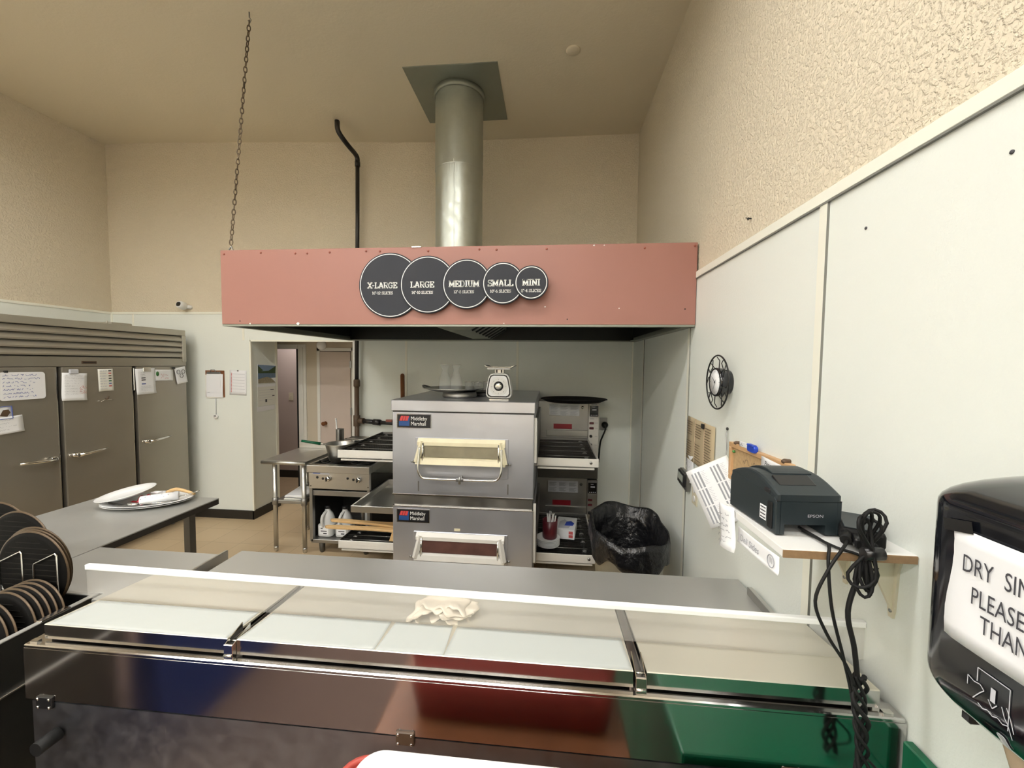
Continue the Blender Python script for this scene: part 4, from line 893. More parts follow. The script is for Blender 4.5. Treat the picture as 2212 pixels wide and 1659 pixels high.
# dark round pan lying on the right housing
t = thing('pizza_pan', (.225, 4.06, 1.456), 'big dark round pan lying on the right oven housing', 'pan')
k = MB(); k.lathe((.235, 3.94, 1.457), [(.001, 0), (.26, .0), (.315, .026), (.322, .026), (.318, .030), (.26, .005), (.001, .004)], 'z', 48, cap=False, sy=.9); k.build('pan', 'pan_black', t)
# outlet and plug to the right of the housing
t = thing('outlet', (.565, YW, 1.27), 'dark wall outlet with a black plug, right of the oven housing', 'outlet')
f = frame((.565, YW, 1.20), (1, 0, 0), (0, 0, 1))
k = MB(f); k.box((-.04, -.065, 0), (.04, .065, .006), .002, 1); k.build('wall_plate', 'grey_metal', t)
t2 = thing('cord', (.57, YW, 1.19), 'black plug and cord in the wall outlet right of the oven', 'cord')
k = MB(f); k.lathe((.012, -.008, .006), [(.032, 0), (.034, .02), (.022, .05), (.012, .06)], 'z', 18); k.build('plug', 'black_rubber', t2)
k = MB(); k.tube(smooth_path([(.577, YW - .06, 1.19), (.575, YW - .08, 1.15), (.55, YW - .07, 1.08), (.53, YW - .05, 1.0), (.52, YW - .03, .8)], 5), .008, 8); k.build('cord', 'black_rubber', t2)
# wooden rod behind the oven
t = thing('wooden_rod', (-1.555, 4.16, .02), 'brown wooden rod standing behind the left side of the ovens', 'rod')
k = MB(); k.tube([(-1.55, 4.18, .02), (-1.555, 4.14, 1.68)], .022, 14); k.sphere((-1.555, 4.14, 1.68), .022, 12); k.build('shaft', 'wood_dark', t)

# ------------------------------------------------------------------ things on top of the upper oven
ZT = 1.545
t = thing('cake_pan', (-.72, 3.16, ZT), 'round dark steel pan under the oval tray on the oven', 'pan')
k = MB(); k.lathe((-.72, 3.18, ZT), [(.001, 0), (.13, 0), (.138, .012), (.132, .045), (.128, .045), (.125, .008), (.001, .006)], 'z', 36, cap=False); k.build('pan', 'steel_dull', t)
t = thing('oval_tray', (-.72, 3.2, ZT + .045), 'oval steel tray holding glasses on top of the oven', 'tray')
k = MB(); k.lathe((-.78, 3.22, ZT + .046), [(.001, 0), (.14, 0), (.19, .018), (.215, .024), (.218, .028), (.188, .023), (.14, .005), (.001, .005)], 'z', 44, cap=False, sx=1.12, sy=1.2); k.build('tray', 'steel', t)
k = MB(); k.tube(smooth_path([(-1.0, 3.15, ZT + .07), (-1.03, 3.2, ZT + .085), (-1.03, 3.25, ZT + .085), (-1.0, 3.3, ZT + .07)], 4), .007, 8); k.build('tray_handle', 'steel_dull', t)
t = thing('serving_tray', (-.6, 3.5, ZT), 'dark low tray under the row of small glasses on the oven', 'tray')
k = MB(); k.box((-.72, 3.30, ZT), (-.36, 3.62, ZT + .03), .006, 1); k.build('tray', 'black_plastic', t); k = MB(); k.box((-.71, 3.31, ZT + .03), (-.37, 3.61, ZT + .034)); k.build('mat', 'black_rubber', t)
def carafe(loc, label):
    t = thing('carafe', loc, label, 'carafe', 'glass carafes on the oven'); x, y, z = loc; k = MB()
    k.lathe((x, y, z), [(.001, 0), (.046, 0), (.050, .006), (.050, .065), (.044, .10), (.022, .15), (.021, .165), (.04, .205), (.0385, .205), (.019, .166), (.020, .15), (.042, .098), (.0475, .065), (.0475, .008), (.001, .005)], 'z', 28, cap=False); k.build('glass_body', 'glass', t)
    k = MB(); k.lathe((x, y, z), [(.0385, .205), (.040, .2065), (.0385, .208)], 'z', 28, cap=False); k.build('lip', 'steel_bright', t)
    return t
ZTr = ZT + .052
c = carafe((-.865, 3.27, ZTr), 'left glass carafe standing on the oval tray on the oven'); dup(c, (-.765, 3.25, ZTr), 'right glass carafe standing on the oval tray on the oven')
def tumbler(loc, label):
    t = thing('glass', loc, label, 'glass', 'small glasses on the oven tray'); x, y, z = loc; k = MB()
    k.lathe((x, y, z), [(.001, 0), (.030, 0), (.032, .004), (.035, .078), (.033, .078), (.0295, .012), (.001, .010)], 'z', 22, cap=False); k.build('glass_wall', 'glass', t)
    k = MB(); k.lathe((x, y, z), [(.033, .078), (.0345, .079), (.033, .080)], 'z', 22, cap=False); k.build('rim', 'steel_bright', t)
    return t
spots = [(-.68, 3.35, 'leftmost'), (-.605, 3.36, 'second from left'), (-.53, 3.37, 'third from left'), (-.455, 3.38, 'rightmost')]
g = None
for x, y, w_ in spots:
    lb = '%s small clear glass in the front row beside the scale' % w_
    if g is None: g = tumbler((x, y, ZT + .035), lb)
    else: dup(g, (x, y, ZT + .035), lb)
for x, y, w_ in ((-.65, 3.48, 'left'), (-.55, 3.49, 'middle'), (-.45, 3.5, 'right')):
    dup(g, (x, y, ZT + .035), '%s small clear glass in the back row on the oven' % w_)
# dial scale
sc = thing('dial_scale', (-.375, 2.98, ZT), 'white dial portion scale standing on the oven', 'scale')
cx, cy = -.372, 2.98; Y0 = cy - .05
prof = [(-.095, .03), (-.085, .014), (-.065, .006), (.065, .006), (.085, .014), (.095, .03), (.094, .07), (.078, .155), (.066, .18), (.045, .188), (-.045, .188), (-.066, .18), (-.078, .155), (-.094, .07)]
k = MB(); k.prism([(cx + a, ZT + .012 + b) for a, b in prof], Y0, cy + .06, 'y', .008); k.build('case', 'white_plastic', sc)
sc2 = [(cx + a * .91, ZT + .012 + .098 + (b - .098) * .91) for a, b in prof]
k = MB(); k.prism(sc2, Y0 - .003, Y0 + .002, 'y'); k.build('black_border', 'black_plastic', sc)
sc3 = [(cx + a * .81, ZT + .012 + .098 + (b - .098) * .82) for a, b in prof]
k = MB(); k.prism(sc3, Y0 - .005, Y0 + .002, 'y'); fcp = k.build('face_plate', 'paper', sc)
k = MB(); k.lathe((cx, Y0 - .005, ZT + .105), [(.068, .001), (.068, -.001), (.066, -.0015), (.001, -.0015)], 'y', 40); k.build('dial', 'white_plastic', fcp)
k = MB(frame((cx, Y0 - .0068, ZT + .105), (1, 0, 0), (0, 0, 1)))
for i in range(40):
    a = 2*PI*i/40; r0 = .052 if i % 5 else .046; bar2(k, r0*math.sin(a), r0*math.cos(a), .058*math.sin(a), .058*math.cos(a), .0013 if i % 5 else .0026)
k.build('tick_marks', 'ink_grey', fcp)
k = MB(); k.lathe((cx, Y0 - .006, ZT + .108), [(.034, 0), (.035, -.006), (.026, -.014), (.022, -.014)], 'y', 28); k.build('dial_ring', 'black_plastic', sc)
k = MB(); k.lathe((cx, Y0 - .012, ZT + .108), [(.024, 0), (.024, -.014), (.018, -.018), (.001, -.018)], 'y', 24); k.build('knob', 'steel_bright', sc)
k = MB(); k.box((cx - .035, cy - .03, ZT + .2), (cx + .035, cy + .03, ZT + .232), .004, 1); k.build('neck', 'steel', sc)
k = MB()
for x in (-.018, .018): k.box((cx + x - .006, cy - .033, ZT + .206), (cx + x + .006, cy - .028, ZT + .228))
k.build('neck_slot', 'black_plastic', sc)
k = MB(); k.box((cx - .085, cy - .07, ZT + .230), (cx + .085, cy + .09, ZT + .243), .006, 2); k.build('platform_support', 'white_plastic', sc)
k = MB(); k.prism([(-.11, .0), (-.085, -.012), (.085, -.012), (.11, 0), (.107, .003), (.083, -.009), (-.083, -.009), (-.107, .003)], cy - .09, cy + .12, 'y'); 
for v in k.bm.verts: v.co.x += cx + .008; v.co.z += ZT + .258
k.build('weighing_tray', 'steel', sc)
k = MB(); k.box((cx - .075, cy - .045, ZT), (cx + .075, cy + .05, ZT + .014), .004, 1); k.build('foot', 'steel_bright', sc)

# ------------------------------------------------------------------ things on the lower conveyors
ZL = .325
k0 = None
for i in range(6):
    lb = ('lowest', 'second from the bottom', 'third from the bottom', 'fourth from the bottom', 'fifth from the bottom', 'topmost')[i] + ' white plate of the stack on the lower right conveyor'
    if k0 is None:
        k0 = thing('plate', (.005, 3.27, ZL), lb, 'plate', 'white plates on the lower conveyor'); k = MB()
        k.lathe((.005, 3.27, ZL), [(.001, 0), (.055, 0), (.06, .004), (.096, .014), (.098, .017), (.094, .017), (.058, .007), (.001, .006)], 'z', 36, cap=False); k.build('plate_body', 'white_ceramic', k0)
    else: dup(k0, (.005, 3.27, ZL + .011 * i), lb)
zt = ZL + .011 * 5 + .007
t = thing('cup', (.02, 3.28, zt), 'dark maroon cup standing on the stack of white plates', 'cup')
k = MB(); k.lathe((.02, 3.28, zt), [(.001, 0), (.054, 0), (.058, .006), (.062, .15), (.0585, .151), (.055, .01), (.001, .008)], 'z', 28, cap=False); k.build('cup_body', 'maroon', t)
rnd = random.Random(4); u0 = None
for i in range(9):
    a = rnd.uniform(0, 6.28); r0 = rnd.uniform(.0, .035)
    x, y = .02 + r0*math.cos(a), 3.28 + r0*math.sin(a)
    o = thing('plastic_knife', (x, y, zt + .012), 'white plastic cutlery standing in the maroon cup', 'cutlery', 'white plastic cutlery in the maroon cup')
    f = Matrix.Translation(V((x, y, zt + .012))) @ Matrix.Rotation(rnd.uniform(-.12, .16), 4, 'Y') @ Matrix.Rotation(rnd.uniform(-.14, .1), 4, 'X') @ Matrix.Rotation(a, 4, 'Z')
    k = MB(f); L = rnd.uniform(.18, .21); k.prism([(-.004, 0), (.004, 0), (.0055, L*.6), (.005, L), (-.003, L - .006), (-.0055, L*.6)], -.0012, .0012, 'y'); k.build('blade', 'white_plastic', o)
t = thing('glove_box', (.17, 3.5, ZL), 'white and blue glove box on the lower right conveyor behind the plates', 'box')
f = rotz((.165, 3.53, ZL + .004), -8); k = MB(f); k.box((-.085, -.14, 0), (.085, .14, .085), .002, 1); k.build('carton', 'paper', t)
k = MB(f); k.mi = 0; k.prism([(-.06, -.12), (.03, -.11), (.05, -.02), (-.02, .08), (-.06, .02)], .0855, .0862, 'z'); k.mi = 1; k.prism([(-.01, -.06), (.06, -.05), (.07, .0), (.04, .05), (.0, .03)], .0862, .087, 'z'); k.build('printed_hand', ['ink_pale', 'blue_plastic'], t)
k = MB(f); k.box((.035, -.1412, .015), (.07, -.14, .04)); k.box((.035, -.1412, .045), (.07, -.14, .07)); k.build('red_print', 'ink_red', t)
t = thing('sheet_pan', (-1.4, 3.5, .6), 'deep grey sheet pan on the ledge left of the lower oven', 'pan')
k = MB(); zz = .50; k.box((-1.625, 3.14, zz + .075), (-1.165, 3.155, zz + .13), .002, 1); k.box((-1.625, 3.9, zz + .075), (-1.165, 3.915, zz + .13)); k.box((-1.625, 3.155, zz + .075), (-1.61, 3.9, zz + .13)); k.box((-1.61, 3.155, zz + .075), (-1.165, 3.9, zz + .082)); k.build('pan', 'steel', t)
k = MB()
for y in (3.32, 3.86): k.box((-1.62, y, .345), (-1.60, y + .02, .575)); k.box((-1.2, y, .345), (-1.18, y + .02, .575))
k.build('stand_leg', 'steel_dark', t)
for i, (dy, dz, rot, lb) in enumerate(((.0, 0, 6, 'pale wooden peel handle lying across the lower left conveyor, nearest one'), (.09, .022, 1, 'pale wooden peel handle lying behind the nearest one on the lower left conveyor'))):
    t = thing('pizza_peel', (-1.5, 3.2 + dy, ZL + .08), lb, 'pizza peel', 'wooden peels on the lower conveyor')
    f = rotz((-1.87, 3.17 + dy, ZL + .105 + dz), rot) @ Matrix.Rotation(math.radians(2.2), 4, 'Y'); k = MB(f)
    k.prism([(0, 0), (.02, .018), (.10, .024), (.42, .026), (.52, .035), (.70, .06), (.70, -.06), (.52, -.035), (.42, -.026), (.10, -.024), (.02, -.018)], -.010, .010, 'z', .003); k.build('peel_board', 'wood', t)
t = thing('wood_block', (-1.22, 3.18, ZL), 'short pale board leaning at the oven on the lower left conveyor', 'board')
k = MB(); k.prism([(-1.30, .345), (-1.165, .345), (-1.165, .43), (-1.27, .43)], 3.14, 3.17, 'y', .003); k.build('board', 'wood', t)
# ------------------------------------------------------------------ bin with a black liner
t = thing('trash_can', (.51, 2.62, 0), 'cream trash can with a black liner between the ovens and the right wall', 'trash can')
k = MB(); P0 = rrect(.34, .42, .15, 6); P1 = rrect(.41, .53, .18, 6)
A = [k.bm.verts.new((.515 + x, 2.60 + y, 0)) for x, y in P0]; B = [k.bm.verts.new((.515 + x, 2.60 + y, .70)) for x, y in P1]; n = len(P0)
k.face(A[::-1])
for i in range(n): k.face([A[i], A[(i+1) % n], B[(i+1) % n], B[i]], True)
C2 = [k.bm.verts.new((.515 + x*1.04, 2.60 + y*1.04, .70)) for x, y in P1]; D2 = [k.bm.verts.new((.515 + x*1.04, 2.60 + y*1.04, .745)) for x, y in P1]
for i in range(n): k.face([B[i], B[(i+1) % n], C2[(i+1) % n], C2[i]]); k.face([C2[i], C2[(i+1) % n], D2[(i+1) % n], D2[i]], True)
k.build('can', 'bin_cream', t)
k = MB(); rnd = random.Random(9); N = 84
prof = [(1.04, -.125, .02), (1.085, -.11, .024), (1.10, -.07, .022), (1.09, .0, .016), (1.06, .04, .010), (1.0, .035, .010), (.92, -.08, .03), (.80, -.30, .04), (.5, -.50, .03)]
ph = [rnd.uniform(0, 6.28) for _ in range(6)]; rings = []
E0 = rrect(.43, .56, .205, 20); 
for s_, h, am in prof:
    ring = []
    for i in range(N):
        x, y = E0[i]; a = math.atan2(y, x)
        w_ = 1 + am * (math.sin(7*a + ph[0] + h*9) + .7*math.sin(13*a + ph[1] - h*14) + .5*math.sin(23*a + ph[2])) * .7
        zz = .765 + h + .03*math.cos(a - 1.9) + (.03 * (math.sin(5*a + ph[3]) + .5*math.sin(11*a + ph[4])) if h < -.1 else .012*math.sin(6*a + ph[5]))
        ring.append(k.bm.verts.new((.515 + x*s_*w_, 2.60 + y*s_*w_, zz)))
    rings.append(ring)
for A, B in zip(rings, rings[1:]):
    for i in range(N): k.face([A[i], A[(i+1) % N], B[(i+1) % N], B[i]], True)
k.face(rings[-1])
k.build('liner_bag', 'bag', t)
# ------------------------------------------------------------------ things on the right wall (faces -X)
WX = XR - .008
UR = (0, -1, 0)
def rw(y, z, off=0.0): return (WX - off, y, z)
# clock
ck = thing('wall_clock', (WX, 2.008, 1.741), 'round black clock in a wire frame on the right wall', 'clock')
cy, cz, cr = 2.008, 1.741, .128; fx = WX - .052
k = MB(); k.tube([(fx, cy + cr*math.cos(2*PI*i/40), cz + cr*math.sin(2*PI*i/40)) for i in range(40)], .0038, 8, closed=True); k.build('wire_ring', 'black_paint', ck)
k = MB()
def cp_(r, a): return (fx, cy - r*math.cos(math.radians(a)), cz + r*math.sin(math.radians(a)))
for q in range(4):
    b = 90*q + 20
    k.tube([cp_(.065, b), cp_(.12, b + 22)], .0022, 6); k.tube([cp_(.065, b + 30), cp_(.09, b + 20), cp_(.10, b + 44), cp_(.12, b + 40)], .0022, 6); k.tube([cp_(.068, b + 55), cp_(.105, b + 58), cp_(.12, b + 74)], .0022, 6); k.tube([cp_(.09, b + 20), cp_(.121, b + 8)], .0022, 6)
k.build('wire_pattern', 'black_paint', ck)
k = MB(); k.lathe((WX, cy, cz), [(.058, 0), (.06, -.01), (.064, -.03), (.069, -.04), (.069, -.060), (.064, -.066), (.060, -.062)], 'x', 36, cap=False); k.build('case', 'black_gloss', ck)
k = MB(); k.lathe((WX - .061, cy, cz), [(.0605, 0), (.0605, -.001), (.001, -.001)], 'x', 36); fc = k.build('clock_face', 'paper', ck)
k = MB(frame((WX - .0628, cy, cz), UR, Z_))
for i in range(12): a = i*PI/6; bar2(k, .046*math.sin(a), .046*math.cos(a), .055*math.sin(a), .055*math.cos(a), .004 if i % 3 == 0 else .002)
k.build('hour_marks', 'ink_grey', fc)
k = MB(frame((WX - .0634, cy, cz), UR, Z_)); bar2(k, .008, -.006, -.03, .022, .0034); bar2(k, .01, .012, -.016, -.036, .0024, .0004); k.lathe((0, 0, 0), [(.005, 0), (.004, .002)], 'z', 12); k.build('hands', 'ink', fc)
# kraft menu
o, f, _ = sheet('menu', 'tan printed menu with three columns pinned under the clock', 'menu', rw(2.335, 1.382), UR, Z_, .42, .255, 'kraft', -1, curl=.018)
rnd = random.Random(2); k = MB(f)
for c, x in enumerate((-.195, -.055, .085)):
    for i in range(15):
        if i in (6, 7) and c < 2: continue
        y = .10 - i*.0145; k.quad((x, y, .012), (x + rnd.uniform(.05, .10), y, .012), (x + .09, y + .0035, .012), (x, y + .0035, .012))
k.build('printed_text', 'pipe_brown', o)
k = MB(f); k.box((-.062, -.127, .009), (-.059, .127, .0125)); k.box((.076, -.127, .009), (.079, .127, .0125)); k.build('fold_line', 'towel_brown', o)
k = MB(f); k.box((.055, .095, .012), (.085, .122, .022), .002, 1); k.build('clip', 'black_plastic', o)
# stack of order forms hanging from a hook
of = thing('form_pad', (WX - .03, 2.1, 1.2), 'thick tilted pad of printed order forms hanging beside the printer', 'paper pad')
ff = frame((.800, 1.944, 1.227), (.132, -.107, .108), (-.082, .115, .222))
k = MB(ff)
def fz(y): t = y/.275 + .5; return .0062 + .014*(1 - t)**2
k.grid(lambda s, t: ((s - .5)*.216, (t - .5)*.28, fz((t - .5)*.275) - .0095), 6, 8, .009); k.build('pad', 'paper_warm', of)
k = MB(ff); k.grid(lambda s, t: ((s - .5)*.21, (t - .5)*.274, fz((t - .5)*.275) - .0012), 6, 8, .0006); tp = k.build('top_form', 'paper', of)
for x0 in (-.086, .014):
    k = MB(ff)
    for dx, w_ in ((0, .008), (.017, .008), (.034, .010)):
        for s_ in range(3):
            ya, yb = .118 - .082*s_, .118 - .082*s_ - .076; ym = (ya + yb)/2
            k.quad((x0 + dx, ym, fz(ym)), (x0 + dx + w_, ym, fz(ym)), (x0 + dx + w_, ya, fz(ya)), (x0 + dx, ya, fz(ya))); k.quad((x0 + dx, yb, fz(yb)), (x0 + dx + w_, yb, fz(yb)), (x0 + dx + w_, ym, fz(ym)), (x0 + dx, ym, fz(ym)))
    k.build('dark_columns', 'ink_grey', tp)
for x0 in (-.086, .014):
    k = MB(ff)
    for s_ in range(3):
        for i in range(9):
            y = .114 - .082*s_ - .0075*i; bar2(k, x0 + .050, y, x0 + .070 - .006*(i % 2), y, .0016, fz(y))
    k.build('fine_print', 'ink_pale', tp)
k = MB(); k.tube(smooth_path([(WX, 1.992, 1.518), (WX - .010, 1.985, 1.50), (WX - .012, 1.972, 1.46), (WX - .014, 1.965, 1.42), (WX - .024, 1.952, 1.378)], 5), .0026, 6); k.build('string', 'grey_metal', of)
k = MB(); k.lathe((WX, 1.992, 1.52), [(.007, 0), (.008, -.006), (.003, -.009)], 'x', 10); k.build('hook', 'black_plastic', of)
o, f, _ = sheet('paper', 'white crumpled sheets sticking out under the tan menu', 'paper', rw(2.47, 1.20), UR, Z_, .13, .16, 'paper', 8, curl=.02)
hand(o, f, 3, -.05, .1, .04, .03, .01, 'ink_pale', .013)
# outlet and timer at the seam
t = thing('outlet', rw(2.375, 1.07), 'ivory double outlet on the right wall behind the form pad', 'outlet')
f = frame(rw(2.385, 1.075), UR, Z_); k = MB(f); k.box((-.04, -.062, 0), (.04, .062, .006), .002, 1); k.build('wall_plate', 'ivory', t)
k = MB(f)
for dz in (-.026, .026): k.prism(rrect(.032, .034, .014, 4, 0, dz), .005, .010, 'z')
k.build('socket', 'white_plastic', t)
t = thing('timer', rw(2.54, 1.12), 'grey digital timer on the right wall left of the ivory outlet', 'timer')
f = frame(rw(2.52, 1.125), (0, -1, -.12), (0, -.12, 1)); k = MB(f); k.box((-.075, -.055, 0), (.07, .05, .03), .008, 2); k.build('case', 'grey_metal', t)
k = MB(f); k.box((-.055, -.03, .028), (.06, .048, .045), .005, 2); k.build('face', 'black_plastic', t); k = MB(f); k.box((-.04, -.005, .0445), (.045, .036, .0465)); k.build('display', 'lcd', t)
# cork board with notes
cb = thing('cork_board', rw(1.69, 1.40), 'small cork board in a pine frame behind the printer', 'cork board')
f = frame(rw(1.69, 1.392), (0, -1, .02), (0, .02, 1)); W_, H_ = .47, .17
k = MB(f); k.box((-W_/2 + .01, -H_/2, .002), (W_/2 - .01, H_/2 - .01, .010)); k.build('cork', 'cork', cb)
k = MB(f)
for a, b in (((-W_/2, H_/2 - .022), (W_/2, H_/2)), ((-W_/2, -H_/2), (W_/2, -H_/2 + .022)), ((-W_/2, -H_/2 + .022), (-W_/2 + .022, H_/2 - .022)), ((W_/2 - .022, -H_/2 + .022), (W_/2, H_/2 - .022))): k.box((*a, 0), (*b, .022), .002, 1)
k.build('frame', 'wood_frame', cb)
for x in (-.17, .20):
    k = MB(f); k.lathe((x, H_/2 + .004, 0), [(.008, 0), (.009, .02), (.005, .028), (.001, .029)], 'z', 14); k.build('screw', 'pipe_brown', cb)
k = MB(f); k.lathe((-.20, .045, .010), [(.006, 0), (.006, .008), (.002, .011)], 'z', 12); k.build('push_pin', 'green_spot', cb)
k = MB(f); scribble(k, -.12, .01, .12, .02, random.Random(3), .0108, .002); scribble(k, -.1, -.02, .1, .02, random.Random(4), .0108, .002); k.build('marker_scrawl', 'pipe_brown', cb)
o, f2, _ = sheet('note', 'white handwritten note pinned over the right corner of the cork board', 'note', rw(1.52, 1.425, .022), (0, -1, .03), Z_, .23, .09, 'paper', -3, curl=.01)
k = MB(f2); text_into(k, 'Pepperoni Mix', -.085, .016, .026, .0065, shear=.2, wide=.95); text_into(k, '1/4 cup', -.06, -.018, .026, .0065, shear=.2); k.build('handwriting', 'ink', o)
o, f2, _ = sheet('tag', 'white paper tag held on top of the cork board frame', 'tag', rw(1.79, 1.484, .018), UR, Z_, .07, .022, 'paper', 2)
hand(o, f2, 1, -.028, .05, -.005, .01, .01, 'ink', .006)
t = thing('clip_magnet', rw(1.72, 1.50), 'blue plastic clip on top of the cork board frame', 'clip')
f2 = frame(rw(1.705, 1.484, .016), UR, Z_); k = MB(f2); k.prism(rrect(.062, .03, .012), .0, .018, 'z', .004); k.build('clip_body', 'blue_plastic', t); k = MB(f2); k.box((-.026, .010, .003), (.026, .018, .022), .003, 1); k.build('lever', 'blue_plastic', t)
# shelf
SZ = 1.388; SY0, SY1, SXf = .985, 1.30, .555
sh = thing('wall_shelf', (.7, 1.14, SZ), 'short white wall shelf carrying the printer', 'shelf')
k = MB(); k.box((SXf + .001, SY0 + .003, SZ - .020), (WX, SY1, SZ), .001, 1); k.build('board', 'white_plastic', sh)
k = MB(); k.box((SXf, SY0, SZ - .019), (WX - .002, SY0 + .003, SZ - .001)); k.build('raw_edge', 'chip', sh)
for y in (1.045, 1.20):
    k = MB(); w0, w1 = .024, .009
    f = frame((WX, y, SZ - .02), (0, 1, 0), (0, 0, 1))
    k.prism([(y - w0, SZ - .020), (y + w0, SZ - .020), (y + .014, SZ - .06), (y + w1, SZ - .165), (y + .006, SZ - .182), (y - .006, SZ - .182), (y - w1, SZ - .165), (y - .014, SZ - .06)], WX - .006, WX, 'x')
    k.prism([(WX - .004, SZ - .020), (WX - .20, SZ - .020), (WX - .20, SZ - .026), (WX - .06, SZ - .05), (WX - .012, SZ - .15), (WX - .004, SZ - .17)], y - .004, y + .004, 'y')
    k.box((WX - .2, y - .013, SZ - .0235), (WX - .004, y + .013, SZ - .0202)); b = k.build('bracket', 'ivory', sh)
    for z in (SZ - .045, SZ - .165):
        k = MB(); k.lathe((WX - .006, y + (.008 if z > SZ - .1 else 0), z), [(.0045, .001), (.0045, -.002), (.001, -.003)], 'x', 10); k.build('screw', 'grey_metal', b)
o, f, _ = sheet('note', 'long white label reading Deli Sides taped to the shelf edge', 'note', (SXf - .003, 1.095, SZ - .048), UR, Z_, .215, .044, 'paper', 3, curl=.012, lift=.002)
k = MB(f); text_into(k, 'Deli Sides', -.085, -.010, .026, .0062, shear=.15); k.tube([(.078 + .015*math.cos(2*PI*i/16), .0 + .015*math.sin(2*PI*i/16), .0075) for i in range(16)], .0011, 5, closed=True); bar2(k, .073, -.006, .073, .008, .002, .0065); bar2(k, .081, -.006, .081, .008, .002, .0065); k.build('handwriting', 'ink_grey', o)
o, f, _ = sheet('note', 'curled handwritten note hanging from the far end of the shelf', 'note', (SXf - .002, 1.268, SZ - .06), (.2, -1, 0), (0, 0, 1), .085, .13, 'paper', 8, curl=.03)
hand(o, f, 6, -.035, .06, .035, .017, .008, 'ink_grey', .012)
# receipt printer
pr = thing('receipt_printer', (.66, 1.18, SZ), 'dark receipt printer on the white wall shelf', 'printer')
PF = rotz((.652, 1.182, SZ), 4)
w2 = .082
def pbox(n, m, a, b, bev=.002, par=None): k = MB(PF); k.box(a, b, bev, 2); return k.build(n, m, par or pr)
# lower case: side profile with a front opening
k = MB(PF)
prof = [(-.112, .004), (-.112, .088), (-.100, .098), (.10, .116), (.112, .09), (.112, .004)]
k.prism(prof, -w2, -w2 + .012, 'x', .002); k.prism(prof, w2 - .012, w2, 'x', .002)
k.prism([(-.112, .030), (-.112, .088), (-.100, .098), (.10, .116), (.112, .09), (.112, .030)], -w2 + .012, w2 - .012, 'x')
k.prism([(-.112, .004), (-.112, .03), (.112, .03), (.112, .004)], -w2 + .012, -w2 + .022, 'x'); k.prism([(-.112, .004), (-.112, .03), (.112, .03), (.112, .004)], w2 - .040, w2 - .012, 'x')
k.build('case', 'printer_plastic', pr)
k = MB(PF); n = 14
def lidz(y): 
    t = (y + .112) / .224; return .092 + .045*math.sin(PI*min(1, .08 + t*.80)) + .004
pl = [(-.113, .090)] + [(-.113 + .226*i/n, lidz(-.113 + .226*i/n)) for i in range(n + 1)] + [(.113, .09)]
k.prism(pl, -w2 + .001, w2 - .001, 'x', .008, False); cv = k.build('cover', 'printer_plastic', pr)
k = MB(PF); pl = [(-.03, lidz(-.03) - .004)] + [(-.03 + .135*i/10, lidz(-.03 + .135*i/10) + .007*math.sin(PI*(i + 1.5)/12)) for i in range(11)] + [(.105, lidz(.105) - .006)]
k.prism(pl, -.045, .062, 'x', .003); k.build('paper_hood', 'printer_plastic', cv)
k = MB(PF); k.prism([(-.08, lidz(-.08) + .001), (-.045, lidz(-.045) + .006), (-.04, lidz(-.04) - .004), (-.08, lidz(-.08) - .006)], -.055, .04, 'x', .002); k.build('tear_bar', 'black_plastic', cv)
k = MB(PF); k.box((-w2 - .002, -.085, .100), (-w2 + .03, -.06, .112), .002, 1); k.build('cover_latch', 'black_plastic', cv)
k = MB(PF); k.box((-w2 - .004, -.100, .012), (-w2, -.080, .082), .002, 1); k.build('side_port', 'black_rubber', pr)
k = MB(PF); k.box((-w2 - .0012, -.072, .024), (-w2, -.045, .062)); sl = k.build('serial_label', 'paper', pr)
k = MB(PF)
for i in range(4): k.box((-w2 - .0018, -.07, .028 + .009*i), (-w2 - .001, -.048, .031 + .009*i))
k.build('label_text', 'ink', sl)
k = MB(PF @ frame((0, -.1135, 0), (1, 0, 0), (0, 0, 1))); text_into(k, 'EPSON', -.0045, .050, .0105, 0, wide=1.25); k.build('maker_lettering', 'ink_pale', pr)
k = MB(PF); k.box((-w2 + .001, -.1125, .0895), (w2 - .001, -.10, .0915)); k.build('seam_line', 'dark_gap', pr)
# power adapter and its cables
ad = thing('power_adapter', (.78, 1.07, SZ), 'dusty black power adapter on the shelf beside the printer', 'adapter')
AF = rotz((.782, 1.075, SZ), -28); k = MB(AF); k.box((-.042, -.07, .002), (.042, .07, .042), .008, 2); k.build('case', 'black_rubber', ad)
k = MB(AF); k.box((-.036, -.064, .042), (.036, .064, .0445), .002, 1); k.build('top_plate', 'printer_plastic', ad)
k = MB(AF); k.box((-.022, -.105, .008), (.016, -.068, .034), .006, 2); k.build('plug', 'black_plastic', ad)
def cable(name, pts, r, label, n=7):
    t = thing(name, pts[0], label, 'cable')
    k = MB(); k.tube(smooth_path(pts, 6), r, n); k.build('cord', 'black_rubber', t); return t
c1 = cable('cable', [(.655, 1.10, SZ + .012), (.665, 1.02, SZ + .010), (.655, .985, SZ + .012), (.642, .965, SZ - .02), (.648, .955, SZ - .12), (.672, .95, SZ - .22), (.69, .945, SZ - .30), (.70, .93, SZ - .40)], .0036, 'thin black cable running from under the printer down past the shelf')
k = MB(); k.tube([(.70, 1.00, SZ + .024), (.722, 1.03, SZ + .028)], .011, 10); k.build('ferrite', 'black_rubber', c1)
c2 = cable('cable', [(.722, 1.02, SZ + .028), (.70, .995, SZ + .022), (.672, .97, SZ + .012), (.635, .955, SZ - .03), (.608, .95, SZ - .10), (.632, .945, SZ - .17), (.672, .94, SZ - .235), (.690, .935, SZ - .28)], .0036, 'black cable bulging out to the left below the shelf')
